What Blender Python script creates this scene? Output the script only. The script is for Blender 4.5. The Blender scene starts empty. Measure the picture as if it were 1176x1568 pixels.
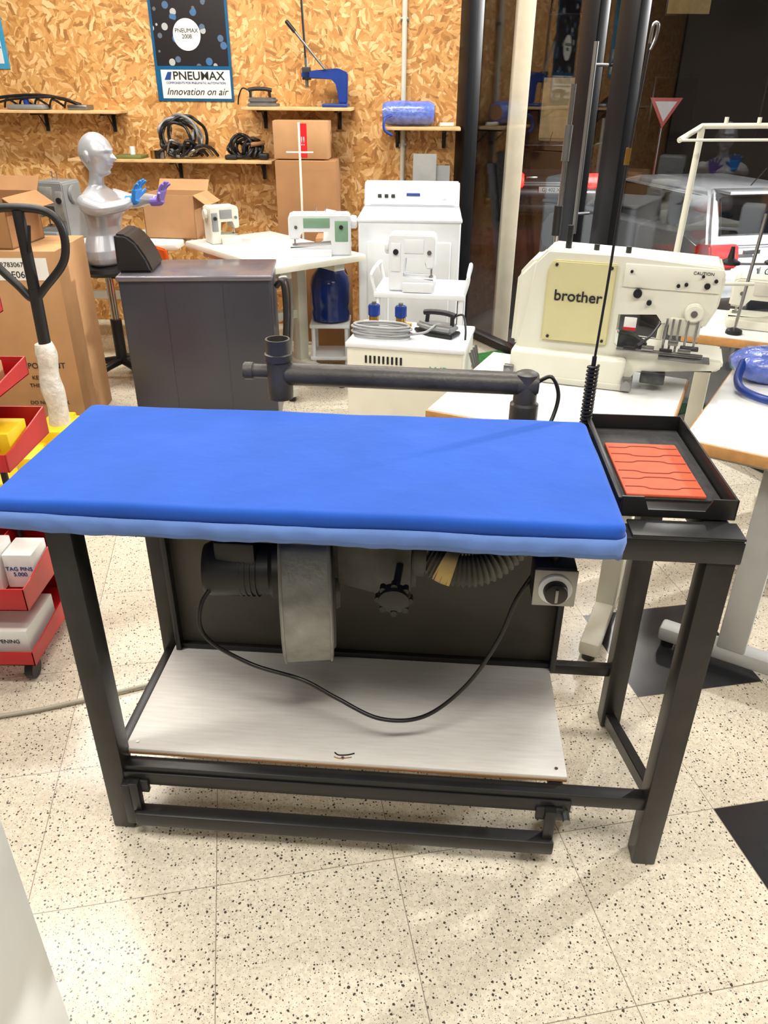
import bpy, bmesh, math, random
from mathutils import Vector, Matrix, noise
random.seed(7)
pi=math.pi
def lin(c):
    return tuple(((x/255)/12.92 if x/255<=0.04045 else ((x/255+0.055)/1.055)**2.4) for x in c)+(1.0,)
# ------------------------------------------------------------------ materials
def M(name,col,rough=.5,metal=0,var=.08,scale=12,bump=0,bscale=200,emit=0,coat=0,alpha=1,sheen=0):
    m=bpy.data.materials.new(name);m.use_nodes=True
    nt=m.node_tree;N=nt.nodes;L=nt.links;b=N["Principled BSDF"]
    b.inputs["Roughness"].default_value=rough;b.inputs["Metallic"].default_value=metal
    c=lin(col)
    tc=N.new("ShaderNodeTexCoord")
    if var>0:
        n=N.new("ShaderNodeTexNoise");n.inputs["Scale"].default_value=scale;n.inputs["Detail"].default_value=5
        L.new(tc.outputs["Object"],n.inputs["Vector"])
        r=N.new("ShaderNodeValToRGB")
        r.color_ramp.elements[0].position=.3;r.color_ramp.elements[1].position=.7
        r.color_ramp.elements[0].color=tuple(x*(1-var) for x in c[:3])+(1,)
        r.color_ramp.elements[1].color=tuple(min(1,x*(1+var)) for x in c[:3])+(1,)
        L.new(n.outputs["Fac"],r.inputs["Fac"]);L.new(r.outputs["Color"],b.inputs["Base Color"])
    else: b.inputs["Base Color"].default_value=c
    if bump>0:
        n2=N.new("ShaderNodeTexNoise");n2.inputs["Scale"].default_value=bscale;n2.inputs["Detail"].default_value=4
        L.new(tc.outputs["Object"],n2.inputs["Vector"])
        bp=N.new("ShaderNodeBump");bp.inputs["Strength"].default_value=bump;bp.inputs["Distance"].default_value=.01
        L.new(n2.outputs["Fac"],bp.inputs["Height"]);L.new(bp.outputs["Normal"],b.inputs["Normal"])
    if emit: b.inputs["Emission Color"].default_value=c;b.inputs["Emission Strength"].default_value=emit
    if coat: b.inputs["Coat Weight"].default_value=coat
    if sheen: b.inputs["Sheen Weight"].default_value=sheen
    if alpha<1: b.inputs["Alpha"].default_value=alpha
    return m
black=M("black_paint",(24,24,25),.38,0,.2,30)
legm=M("dark_bronze_paint",(44,42,40),.36,.3,.18,18,.05,300)
panelm=M("dark_panel",(66,62,55),.45,.15,.15,6)
blk=M("black_plastic",(20,20,22),.45,0,.15)
rubber=M("rubber",(24,24,25),.7,0,.1)
chrome=M("steel",(190,190,190),.25,1,.05)
steel=M("brushed_steel",(140,140,138),.35,.9,.08)
white=M("white_plastic",(222,226,230),.35,0,.03)
whitet=M("white_laminate",(224,226,224),.3,0,.02)
cream=M("cream_enamel",(220,219,204),.35,0,.03)
cream2=M("cream_metal",(202,200,186),.4,0,.04)
beige=M("beige_panel",(204,197,150),.4,0,.04)
woodedge=M("wood_edge",(190,140,85),.5,0,.15,40)
card=M("cardboard",(176,134,92),.8,0,.08,9)
card2=M("cardboard_dark",(152,110,70),.8,0,.08,9)
red=M("red_enamel",(180,26,30),.35,0,.08)
redtape=M("red_tape",(200,20,30),.4,0,.05)
yellow=M("yellow_plastic",(225,185,20),.5,0,.05)
paper=M("white_paper",(222,222,218),.7,0,.03)
ink=M("ink",(25,25,28),.6,0,0)
inkb=M("blue_ink",(20,60,130),.6,0,0)
bluep=M("blue_paint",(18,52,130),.35,0,.1)
bluefilm=M("blue_film",(92,112,190),.15,0,.35,30,.4,60,coat=.6)
blued=M("blue_bottle",(20,45,110),.15,0,.2,10)
greym=M("grey_machine",(128,130,130),.4,.1,.06)
alu=M("cast_aluminium",(138,138,132),.5,.2,.2,25,.12,120)
cabm=M("anthracite_panel",(64,64,72),.28,.2,.06,4)
cabt=M("anthracite_top",(112,108,116),.2,.3,.08,8)
film=M("wrap_film",(205,200,190),.3,0,.2,25,.6,60)
orange=M("orange_plastic",(235,95,20),.4,0,.05)
terra=M("orange_silicone",(190,84,54),.6,0,.08,30)
terrad=M("orange_groove",(120,42,28),.6,0,0)
greenp=M("green_panel",(120,155,128),.4,0,.05)
mint=M("mint_plastic",(70,170,120),.4,0,.05)
pipem=M("galv_dark_pipe",(66,64,62),.42,.15,.35,14,.12,90)
hosem=M("grey_hose",(100,98,90),.5,.1,.15)
ytape=M("yellow_tape",(200,170,105),.6,0,.1)
brass=M("brass",(180,140,70),.3,.9,.1)
cable=M("black_cable",(18,18,19),.4,0,0)
greyhose=M("grey_tube",(150,152,155),.35,0,.1)
mannm=M("silver_mannequin",(182,184,190),.3,.4,.03)
gblue=M("blue_glove",(40,125,205),.4,0,.08,60)
gpur=M("purple_glove",(125,105,190),.4,0,.08,60)
glassd=M("dark_glass",(12,14,18),.05,0,0)
carw=M("car_white",(215,218,222),.2,0,.02,coat=.6)
card_=M("car_dark",(40,42,48),.25,0,.02,coat=.6)
tail=M("tail_lamp",(200,25,30),.15,0,.2,20,emit=.25)
tailon=M("tail_lamp_on",(255,20,15),.3,0,0,emit=14)
framem=M("anthracite_frame",(24,24,27),.35,.3,.1)
creamcol=M("cream_column",(230,218,192),.6,0,.05)
dkm=M("dark_cast_metal",(74,72,68),.5,.25,.2,30)

def cloth(name,c1):
    m=M(name,c1,.9,0,.08,5,0,sheen=.1)
    nt=m.node_tree;N=nt.nodes;L=nt.links;b=N["Principled BSDF"]
    b.inputs["Specular IOR Level"].default_value=.2
    tc=N.new("ShaderNodeTexCoord")
    n=N.new("ShaderNodeTexNoise");n.inputs["Scale"].default_value=900;n.inputs["Detail"].default_value=2
    n2=N.new("ShaderNodeTexNoise");n2.inputs["Scale"].default_value=9;n2.inputs["Detail"].default_value=3
    ma=N.new("ShaderNodeMath");ma.operation='MULTIPLY_ADD';ma.inputs[1].default_value=.07
    bp=N.new("ShaderNodeBump");bp.inputs["Strength"].default_value=.4;bp.inputs["Distance"].default_value=.01
    L.new(tc.outputs["Object"],n.inputs["Vector"]);L.new(tc.outputs["Object"],n2.inputs["Vector"])
    L.new(n.outputs["Fac"],ma.inputs[0]);L.new(n2.outputs["Fac"],ma.inputs[2])
    L.new(ma.outputs[0],bp.inputs["Height"]);L.new(bp.outputs["Normal"],b.inputs["Normal"])
    return m
cloth1=cloth("blue_cotton",(32,80,172))
cloth2=cloth("light_blue_cotton",(98,130,194))

def osb():
    m=bpy.data.materials.new("osb_board");m.use_nodes=True
    nt=m.node_tree;N=nt.nodes;L=nt.links;b=N["Principled BSDF"];b.inputs["Roughness"].default_value=.6
    tc=N.new("ShaderNodeTexCoord")
    mp=N.new("ShaderNodeMapping");mp.inputs["Rotation"].default_value=(pi/2,0,0)
    L.new(tc.outputs["Object"],mp.inputs["Vector"])
    def layer(sc,stretch,seed,fine):
        nd=N.new("ShaderNodeTexNoise");nd.inputs["Scale"].default_value=18
        L.new(mp.outputs[0],nd.inputs["Vector"])
        vm=N.new("ShaderNodeVectorMath");vm.operation='MULTIPLY_ADD';vm.inputs[1].default_value=(.04,.04,0)
        L.new(nd.outputs["Color"],vm.inputs[0]);L.new(mp.outputs[0],vm.inputs[2])
        ad=N.new("ShaderNodeVectorMath");ad.operation='ADD';ad.inputs[1].default_value=(seed*3.1,seed*1.7,0)
        L.new(vm.outputs[0],ad.inputs[0])
        v=N.new("ShaderNodeTexVoronoi");v.voronoi_dimensions='2D';v.inputs["Scale"].default_value=sc
        L.new(ad.outputs[0],v.inputs["Vector"])
        sp=N.new("ShaderNodeSeparateColor");L.new(v.outputs["Color"],sp.inputs[0])
        an=N.new("ShaderNodeMath");an.operation='MULTIPLY';an.inputs[1].default_value=6.28
        L.new(sp.outputs[0],an.inputs[0])
        vr=N.new("ShaderNodeVectorRotate");vr.rotation_type='Z_AXIS'
        L.new(ad.outputs[0],vr.inputs["Vector"]);L.new(an.outputs[0],vr.inputs["Angle"])
        ms=N.new("ShaderNodeMapping");ms.inputs["Scale"].default_value=(stretch,1,1)
        L.new(vr.outputs[0],ms.inputs["Vector"])
        v2=N.new("ShaderNodeTexVoronoi");v2.voronoi_dimensions='2D';v2.inputs["Scale"].default_value=fine
        L.new(ms.outputs[0],v2.inputs["Vector"])
        n3=N.new("ShaderNodeTexNoise");n3.inputs["Scale"].default_value=150;n3.inputs["Detail"].default_value=3
        L.new(ms.outputs[0],n3.inputs["Vector"])
        s2=N.new("ShaderNodeSeparateColor");L.new(v2.outputs["Color"],s2.inputs[0])
        mx=N.new("ShaderNodeMath");mx.operation='MULTIPLY_ADD';mx.inputs[1].default_value=.7
        mm=N.new("ShaderNodeMath");mm.operation='MULTIPLY';mm.inputs[1].default_value=.35
        L.new(n3.outputs["Fac"],mm.inputs[0]);L.new(s2.outputs[0],mx.inputs[0]);L.new(mm.outputs[0],mx.inputs[2])
        return mx,s2
    a,_=layer(13,.18,0,56);c2,s=layer(16,.2,2,50)
    gt=N.new("ShaderNodeMath");gt.operation='GREATER_THAN';gt.inputs[1].default_value=.6;L.new(s.outputs[1],gt.inputs[0])
    mxx=N.new("ShaderNodeMix");mxx.data_type='FLOAT';L.new(gt.outputs[0],mxx.inputs[0]);L.new(a.outputs[0],mxx.inputs[2]);L.new(c2.outputs[0],mxx.inputs[3])
    r=N.new("ShaderNodeValToRGB");e=r.color_ramp.elements
    e[0].position=.10;e[0].color=lin((136,88,40));e[1].position=.98;e[1].color=lin((242,208,154))
    x=e.new(.3);x.color=lin((186,130,66))
    x=e.new(.65);x.color=lin((212,160,94))
    L.new(mxx.outputs[0],r.inputs["Fac"]);L.new(r.outputs["Color"],b.inputs["Base Color"])
    bp=N.new("ShaderNodeBump");bp.inputs["Strength"].default_value=.15;bp.inputs["Distance"].default_value=.005
    L.new(mxx.outputs[0],bp.inputs["Height"]);L.new(bp.outputs["Normal"],b.inputs["Normal"])
    return m
osbm=osb()
def terrazzo():
    m=bpy.data.materials.new("terrazzo_tiles");m.use_nodes=True
    nt=m.node_tree;N=nt.nodes;L=nt.links;b=N["Principled BSDF"]
    tc=N.new("ShaderNodeTexCoord")
    sb=N.new("ShaderNodeVectorMath");sb.operation='SUBTRACT';sb.inputs[1].default_value=(.67,2.09,0)
    L.new(tc.outputs["Object"],sb.inputs[0])
    vr=N.new("ShaderNodeVectorRotate");vr.rotation_type='Z_AXIS';vr.inputs["Angle"].default_value=-math.radians(10.5)
    L.new(sb.outputs[0],vr.inputs["Vector"])
    sc=N.new("ShaderNodeVectorMath");sc.operation='SCALE';sc.inputs["Scale"].default_value=1/.4
    L.new(vr.outputs[0],sc.inputs[0])
    sx=N.new("ShaderNodeSeparateXYZ");L.new(sc.outputs[0],sx.inputs[0])
    def mt(op,a,bb=None,c=None):
        n=N.new("ShaderNodeMath");n.operation=op
        for i,v in enumerate((a,bb,c)):
            if v is None: continue
            if isinstance(v,(int,float)): n.inputs[i].default_value=v
            else: L.new(v,n.inputs[i])
        return n.outputs[0]
    fx=mt('FRACT',sx.outputs[0]);fy=mt('FRACT',sx.outputs[1])
    ex=mt('MINIMUM',fx,mt('SUBTRACT',1,fx));ey=mt('MINIMUM',fy,mt('SUBTRACT',1,fy))
    seam=mt('LESS_THAN',mt('MINIMUM',ex,ey),.0024)
    ix=mt('FLOOR',sx.outputs[0]);iy=mt('FLOOR',sx.outputs[1])
    bl=mt('MULTIPLY',mt('COMPARE',ix,0,.1),mt('ADD',mt('COMPARE',iy,-1,.1),mt('COMPARE',iy,-3,.1)))
    cb=N.new("ShaderNodeCombineXYZ");L.new(ix,cb.inputs[0]);L.new(iy,cb.inputs[1])
    wn=N.new("ShaderNodeTexWhiteNoise");wn.noise_dimensions='2D';L.new(cb.outputs[0],wn.inputs["Vector"])
    def specks(scale,th,off,dens):
        ad=N.new("ShaderNodeVectorMath");ad.operation='ADD';ad.inputs[1].default_value=(off,off*.7,0);L.new(vr.outputs[0],ad.inputs[0])
        nz=N.new("ShaderNodeTexNoise");nz.inputs["Scale"].default_value=scale*1.5;L.new(ad.outputs[0],nz.inputs["Vector"])
        vv=N.new("ShaderNodeVectorMath");vv.operation='MULTIPLY_ADD';vv.inputs[1].default_value=(.8/scale,.8/scale,0);L.new(nz.outputs["Color"],vv.inputs[0]);L.new(ad.outputs[0],vv.inputs[2])
        v=N.new("ShaderNodeTexVoronoi");v.voronoi_dimensions='2D';v.inputs["Scale"].default_value=scale;L.new(vv.outputs[0],v.inputs["Vector"])
        s=N.new("ShaderNodeSeparateColor");L.new(v.outputs["Color"],s.inputs[0])
        rr=mt('MULTIPLY',mt('POWER',s.outputs[1],3),th)
        return mt('MULTIPLY',mt('LESS_THAN',v.outputs["Distance"],mt('ADD',rr,.09)),mt('GREATER_THAN',s.outputs[0],dens))
    s1=specks(125,.28,0,.48);s2=specks(260,.26,5,.5)
    sp=mt('MAXIMUM',mt('MULTIPLY',s1,.95),mt('MULTIPLY',s2,.6))
    v=N.new("ShaderNodeTexVoronoi");v.voronoi_dimensions='2D';v.inputs["Scale"].default_value=150;L.new(vr.outputs[0],v.inputs["Vector"])
    r=N.new("ShaderNodeValToRGB");r.color_ramp.elements[0].color=lin((194,184,164));r.color_ramp.elements[1].color=lin((224,216,198))
    s=N.new("ShaderNodeSeparateColor");L.new(v.outputs["Color"],s.inputs[0])
    f=mt('ADD',mt('MULTIPLY',s.outputs[2],.6),mt('MULTIPLY',wn.outputs["Value"],.4))
    L.new(f,r.inputs["Fac"])
    def mix(fac,a,c):
        n=N.new("ShaderNodeMix");n.data_type='RGBA'
        L.new(fac,n.inputs[0]);L.new(a,n.inputs[6]);n.inputs[7].default_value=c
        return n.outputs[2]
    c=mix(sp,r.outputs["Color"],lin((50,46,40)))
    c=mix(bl,c,lin((34,35,38)))
    c=mix(seam,c,lin((135,125,110)))
    L.new(c,b.inputs["Base Color"])
    nr=N.new("ShaderNodeTexNoise");nr.inputs["Scale"].default_value=6;L.new(vr.outputs[0],nr.inputs["Vector"])
    rm=N.new("ShaderNodeMapRange");rm.inputs[3].default_value=.17;rm.inputs[4].default_value=.30;L.new(nr.outputs["Fac"],rm.inputs[0])
    L.new(rm.outputs[0],b.inputs["Roughness"])
    return m
floorm=terrazzo()
def glass():
    m=bpy.data.materials.new("window_glass");m.use_nodes=True
    nt=m.node_tree;N=nt.nodes;L=nt.links;N.clear()
    o=N.new("ShaderNodeOutputMaterial");t=N.new("ShaderNodeBsdfTransparent");g=N.new("ShaderNodeBsdfGlossy")
    t.inputs[0].default_value=(.94,.95,.96,1);g.inputs["Roughness"].default_value=0.0
    x=N.new("ShaderNodeMixShader");x.inputs[0].default_value=.075
    L.new(t.outputs[0],x.inputs[1]);L.new(g.outputs[0],x.inputs[2]);L.new(x.outputs[0],o.inputs[0])
    return m
glassm=glass()
shelfm=M("grey_white_board",(200,198,192),.5,0,.06,9,.03,60)
def grain(m):
    nt=m.node_tree;N=nt.nodes;L=nt.links;b=N["Principled BSDF"]
    tc=N.new("ShaderNodeTexCoord");mp=N.new("ShaderNodeMapping");mp.inputs["Scale"].default_value=(3,30,1)
    n=N.new("ShaderNodeTexNoise");n.inputs["Scale"].default_value=4;n.inputs["Detail"].default_value=5
    r=N.new("ShaderNodeValToRGB");r.color_ramp.elements[0].color=lin((204,201,195));r.color_ramp.elements[1].color=lin((216,214,209))
    r.color_ramp.elements[0].position=.3;r.color_ramp.elements[1].position=.7
    L.new(tc.outputs["Object"],mp.inputs[0]);L.new(mp.outputs[0],n.inputs["Vector"]);L.new(n.outputs["Fac"],r.inputs[0]);L.new(r.outputs[0],b.inputs["Base Color"])
grain(shelfm)
def posterpic():
    m=M("poster_print",(22,26,36),.3,0,0)
    nt=m.node_tree;N=nt.nodes;L=nt.links;b=N["Principled BSDF"]
    tc=N.new("ShaderNodeTexCoord")
    v=N.new("ShaderNodeTexVoronoi");v.inputs["Scale"].default_value=17;v.inputs["Randomness"].default_value=.9
    L.new(tc.outputs["Object"],v.inputs["Vector"])
    s=N.new("ShaderNodeSeparateColor");L.new(v.outputs["Color"],s.inputs[0])
    lt=N.new("ShaderNodeMath");lt.operation='LESS_THAN';lt.inputs[1].default_value=.38;L.new(v.outputs["Distance"],lt.inputs[0])
    gt=N.new("ShaderNodeMath");gt.operation='GREATER_THAN';gt.inputs[1].default_value=.3;L.new(s.outputs[0],gt.inputs[0])
    mu=N.new("ShaderNodeMath");mu.operation='MULTIPLY';L.new(lt.outputs[0],mu.inputs[0]);L.new(gt.outputs[0],mu.inputs[1])
    r=N.new("ShaderNodeValToRGB");e=r.color_ramp.elements;e[0].color=lin((50,110,165));e[1].color=lin((175,178,176));e[1].position=.8
    x=e.new(.35);x.color=lin((100,104,106))
    L.new(s.outputs[1],r.inputs[0])
    mx=N.new("ShaderNodeMix");mx.data_type='RGBA';L.new(mu.outputs[0],mx.inputs[0]);mx.inputs[6].default_value=lin((34,30,32));L.new(r.outputs[0],mx.inputs[7])
    L.new(mx.outputs[2],b.inputs["Base Color"])
    return m
picm=posterpic()
teal=M("poster_teal",(20,88,130),.3,0,.1)
grassm=M("grass_mat",(40,120,45),.9,0,.3,60,.8,150)
# ------------------------------------------------------------------ helpers
col=bpy.context.scene.collection
def link(o,p=None,m=None):
    col.objects.link(o)
    if p: o.parent=p
    if m: o.data.materials.append(m)
    return o
def grp(name,loc=(0,0,0),rz=0,rot=None,s=1):
    e=bpy.data.objects.new(name,None);e.empty_display_size=.05
    e.location=loc;e.rotation_euler=rot if rot else (0,0,math.radians(rz));e.scale=(s,s,s);col.objects.link(e);return e
def fin(bm,name,p,m,smooth=False):
    bmesh.ops.recalc_face_normals(bm,faces=bm.faces)
    me=bpy.data.meshes.new(name);bm.to_mesh(me);bm.free()
    if smooth:
        for f in me.polygons:f.use_smooth=True
    return link(bpy.data.objects.new(name,me),p,m)
def auto(o,ang=40):
    me=o.data
    for f in me.polygons:f.use_smooth=True
    try: me.set_sharp_from_angle(angle=math.radians(ang))
    except Exception: pass
    return o
def box(p,name,lo,hi,m,bev=.003,rot=None,seg=2):
    lo=Vector(lo);hi=Vector(hi);c=(lo+hi)/2;s=hi-lo
    bm=bmesh.new();bmesh.ops.create_cube(bm,size=1)
    for v in bm.verts:v.co=Vector((v.co.x*s.x,v.co.y*s.y,v.co.z*s.z))
    bev=min(bev,min(abs(s.x),abs(s.y),abs(s.z))*.45)
    if bev>0:bmesh.ops.bevel(bm,geom=bm.edges[:],offset=bev,segments=seg,affect='EDGES',profile=.5)
    o=fin(bm,name,p,m);o.location=c
    if rot:o.rotation_euler=tuple(math.radians(a) for a in rot)
    return auto(o)
def prism(p,name,pts,ax,lo,hi,m,bev=0,seg=2):
    bm=bmesh.new()
    def mk(a,b,t):
        return {'x':(t,a,b),'y':(a,t,b),'z':(a,b,t)}[ax]
    v1=[bm.verts.new(mk(a,b,lo)) for a,b in pts];v2=[bm.verts.new(mk(a,b,hi)) for a,b in pts]
    bm.faces.new(v1);bm.faces.new(v2[::-1]);n=len(pts)
    for i in range(n):bm.faces.new((v1[i],v1[(i+1)%n],v2[(i+1)%n],v2[i]))
    if bev:bmesh.ops.bevel(bm,geom=bm.edges[:],offset=bev,segments=seg,affect='EDGES',clamp_overlap=True)
    return auto(fin(bm,name,p,m),35)
def cyl(p,name,a,b,r,m,r2=None,seg=28,bev=0):
    a=Vector(a);b=Vector(b);d=b-a
    bm=bmesh.new();bmesh.ops.create_cone(bm,cap_ends=True,segments=seg,radius1=r,radius2=r if r2 is None else r2,depth=d.length)
    if bev:
        es=[e for e in bm.edges if len(e.link_faces)==2 and any(len(f.verts)>4 for f in e.link_faces)]
        bmesh.ops.bevel(bm,geom=es,offset=bev,segments=2,affect='EDGES')
    o=fin(bm,name,p,m);o.location=(a+b)/2
    o.rotation_mode='QUATERNION';o.rotation_quaternion=Vector((0,0,1)).rotation_difference(d.normalized())
    return auto(o)
def cat(pts,n=8,closed=False):
    P=[Vector(q) for q in pts];out=[];L=len(P)
    rng=range(L) if closed else range(L-1)
    for i in rng:
        if closed:p0,p1,p2,p3=P[(i-1)%L],P[i],P[(i+1)%L],P[(i+2)%L]
        else:p0,p1,p2,p3=P[max(i-1,0)],P[i],P[i+1],P[min(i+2,L-1)]
        for k in range(n):
            t=k/n;out.append(.5*((2*p1)+(p2-p0)*t+(2*p0-5*p1+4*p2-p3)*t*t+(3*p1-p0-3*p2+p3)*t**3))
    if not closed:out.append(P[-1])
    return out
def sweep(bm,P,R,seg=10,closed=False,flat=1):
    n=len(P);rings=[];up=None
    for i in range(n):
        if closed:t=(P[(i+1)%n]-P[i-1])
        else:t=P[min(i+1,n-1)]-P[max(i-1,0)]
        t.normalize()
        if up is None:
            up=Vector((0,0,1)) if abs(t.z)<.9 else Vector((0,1,0))
        s=t.cross(up)
        if s.length<1e-5:s=t.orthogonal()
        s.normalize();up=s.cross(t).normalized()
        r=R[i] if isinstance(R,list) else R
        rings.append([bm.verts.new(P[i]+(s*math.cos(2*pi*k/seg)*flat+up*math.sin(2*pi*k/seg))*r) for k in range(seg)])
    for i in range(n if closed else n-1):
        a=rings[i];b=rings[(i+1)%n]
        for k in range(seg):bm.faces.new((a[k],a[(k+1)%seg],b[(k+1)%seg],b[k]))
    if not closed:
        bm.faces.new(rings[0]);bm.faces.new(rings[-1][::-1])
def tube(p,name,pts,r,m,n=8,seg=10,closed=False,radii=None,raw=False,flat=1):
    P=[Vector(q) for q in pts] if raw else cat(pts,n,closed)
    R=r
    if radii:
        R=[];m_=len(radii)-1
        for i in range(len(P)):
            t=i/(len(P)-1)*m_;k=min(int(t),m_-1);R.append(radii[k]*(1-(t-k))+radii[k+1]*(t-k))
    bm=bmesh.new();sweep(bm,P,R,seg,closed,flat)
    return auto(fin(bm,name,p,m),50)
def lathe(p,name,prof,c,m,ax=(0,0,1),seg=32):
    bm=bmesh.new();rings=[]
    for r,z in prof:rings.append([bm.verts.new((r*math.cos(2*pi*k/seg),r*math.sin(2*pi*k/seg),z)) for k in range(seg)])
    for a,b in zip(rings,rings[1:]):
        for k in range(seg):bm.faces.new((a[k],a[(k+1)%seg],b[(k+1)%seg],b[k]))
    bm.faces.new(rings[0][::-1]);bm.faces.new(rings[-1])
    o=fin(bm,name,p,m);o.location=c;o.rotation_mode='QUATERNION'
    o.rotation_quaternion=Vector((0,0,1)).rotation_difference(Vector(ax).normalized());return auto(o,35)
def loftz(bm,secs,seg=28,ex=1):
    rings=[]
    for cx,cy,cz,rx,ry in secs:
        rings.append([bm.verts.new((cx+rx*math.copysign(abs(math.cos(a))**ex,math.cos(a)),cy+ry*math.copysign(abs(math.sin(a))**ex,math.sin(a)),cz)) for a in [2*pi*k/seg for k in range(seg)]])
    for a,b in zip(rings,rings[1:]):
        for k in range(seg):bm.faces.new((a[k],a[(k+1)%seg],b[(k+1)%seg],b[k]))
    bm.faces.new(rings[0][::-1]);bm.faces.new(rings[-1])
def text(p,name,s,loc,size,m,rot=(90,0,0),align='CENTER',ext=.0006,sx=1,shear=0,off=0):
    c=bpy.data.curves.new(name,'FONT');c.body=s;c.size=size;c.align_x=align;c.align_y='CENTER';c.extrude=ext;c.shear=shear;c.offset=off
    o=bpy.data.objects.new(name,c);link(o,p);o.data.materials.append(m);o.location=loc
    o.rotation_euler=tuple(math.radians(a) for a in rot);o.scale=(sx,1,1);return o
def ring(c,r,n=16,ax='y',j=0):
    out=[]
    for k in range(n):
        a=2*pi*k/n;x=r*math.cos(a);z=r*math.sin(a);y=random.uniform(-j,j)
        q={'y':(x,y,z),'z':(x,z,y),'x':(y,x,z)}[ax];out.append((c[0]+q[0],c[1]+q[1],c[2]+q[2]))
    return out
def helix(c,r,h,turns,n=12):
    return [(c[0]+r*math.cos(2*pi*k/n),c[1]+r*math.sin(2*pi*k/n),c[2]+h*k/(n*turns)) for k in range(int(n*turns)+1)]
# ------------------------------------------------------------------ room
GC=Vector((.52,5.6,0));gd=Vector((.469,-.883,0))
ge=GC+gd*5.0
poly=[(-5.2,5.925),(.52,5.6),(ge.x,ge.y),(ge.x,-4.6),(-5.2,-4.6)]
def slab(name,z0,z1,m):
    return prism(None,name,poly,'z',z0,z1,m)
slab("floor",-.12,0,floorm)
ceilm=M("ceiling_paint",(120,116,108),.8,0,.03)
wallp=M("wall_paint",(110,102,92),.8,0,.05,2)
slab("ceiling",3.0,3.1,ceilm)
WR=-3.27
def W(name):return grp(name,(0,5.63,0),WR)
wb=prism(None,"wall_back",[(-5.3,0),(.5,0),(.5,.1),(-5.3,.1)],'z',0,3.0,osbm)
wb.location=(0,5.632,0);wb.rotation_euler=(0,0,math.radians(WR))
box(None,"wall_left",(-5.35,-4.6,0),(-5.2,5.9,3),wallp,0)
box(None,"wall_front",(-5.3,-4.75,0),(ge.x+.1,-4.6,3),wallp,0)
box(None,"wall_right",(ge.x,-4.6,0),(ge.x+.12,ge.y,3),wallp,0)
ga=math.degrees(math.atan2(gd.y,gd.x))
gw=grp("window_1",tuple(GC),ga)
def post(n,s0,s1,d=.07):box(gw,n,(s0,-.01-d/2,0),(s1,-.01+d/2,3.0),framem,.006)
post("frame_corner",-.05,.07,.10);post("frame_post_a",1.07,1.20);post("frame_post_b",1.34,1.48);post("frame_post_c",3.1,3.2);post("frame_post_d",4.85,5.0)
box(gw,"sill",(.07,-.05,0),(5,.03,.05),framem,.005)
box(gw,"head_rail",(.07,-.05,2.9),(5,.03,3.0),framem,.005)
for n,a,b in (("pane_a",.07,1.07),("pane_b",1.20,1.34),("pane_c",1.48,3.1),("pane_d",3.2,4.85)):box(gw,n,(a,-.012,.05),(b,-.006,2.9),glassm,0)
cyl(gw,"pull_handle",(1.27,-.10,.85),(1.27,-.10,1.75),.012,steel)
cyl(gw,"handle_fix_a",(1.27,-.10,.95),(1.27,-.01,.95),.008,steel);cyl(gw,"handle_fix_b",(1.27,-.10,1.65),(1.27,-.01,1.65),.008,steel)
g=grp("artificial_grass_mat",tuple(GC),ga);box(g,"turf",(.62,-.40,.001),(2.0,-.06,.012),grassm,.003)
g=W("wall_conduit_pipe");cyl(g,"pipe",(.105,-.025,.85),(.105,-.025,2.98),.016,cream2)
for z in(1.2,1.9,2.6):box(g,"clip",(.08,-.035,z),(.13,0,z+.02),steel,.002)
diff=M("lamp_diffuser",(255,250,240),.5,0,0,emit=2)
def lampfix(i,x,y,rz,L=1.3,Wd=.24,pw=60):
    g=grp("ceiling_light",(x,y,2.94),rz)
    box(g,"housing",(-L/2-.02,-Wd/2-.02,.01),(L/2+.02,Wd/2+.02,.055),white,.005)
    box(g,"diffuser",(-L/2,-Wd/2,.0),(L/2,Wd/2,.012),diff,.002)
    ld=bpy.data.lights.new("lamp_light",'AREA');ld.shape='RECTANGLE';ld.size=L;ld.size_y=Wd;ld.energy=pw;ld.color=(1,.945,.86)
    o=bpy.data.objects.new("lamp_light",ld);col.objects.link(o);o.parent=g;o.location=(0,0,-.01)
for i,(x,y,rz,pw) in enumerate([(-1.9,.9,8,50),(.35,.1,8,46),(-1.7,2.6,8,40),(.3,2.35,8,38),(-1.9,4.3,8,56),(-.2,4.4,8,52),(1.8,.3,8,34),(-.6,-1.8,8,34)]):
    lampfix(i,x,y,rz,pw=pw)
# ------------------------------------------------------------------ IRONING TABLE
T=grp("ironing_table",(-.61,1.262,0),-4.25)
h=.026
def leg(n,u,v,z1=.855):box(T,n,(u-h,v-h,0),(u+h,v+h,z1),legm,.004)
leg("leg_1",0,0);leg("leg_2",1.213,0);leg("leg_3",1.213,.43);leg("leg_4",.0,.43)
box(T,"top_rail_front",(-.03,-.03,.815),(1.245,.025,.862),black,.004)
box(T,"top_rail_back",(-.03,.41,.815),(1.24,.455,.862),black,.004)
box(T,"top_rail_left",(-.027,.02,.815),(.02,.41,.86),black,.004)
box(T,"top_rail_right",(1.19,.02,.815),(1.24,.41,.86),black,.004)
box(T,"rail_front",(.02,-.018,.165),(1.195,.014,.2),black,.004)
box(T,"rail_front_lip",(.02,-.024,.15),(1.03,-.019,.185),black,.001)
box(T,"rail_back",(.02,.415,.17),(1.19,.44,.2),black,.003)
box(T,"rail_left",(-.015,.02,.17),(.012,.41,.2),black,.003)
prism(T,"side_brace",[(.40,.012),(.42,.012),(.42,.045),(.02,.2),(.02,.165)],'x',1.195,1.22,black,.002)
box(T,"rail_mid",(.985,.01,.165),(1.015,.42,.198),black,.003)
box(T,"lower_shelf",(.016,.018,.202),(1.022,.413,.216),shelfm,.003)
box(T,"shelf_worn_edge",(.016,.0165,.201),(1.022,.019,.208),card2,.001)
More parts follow.
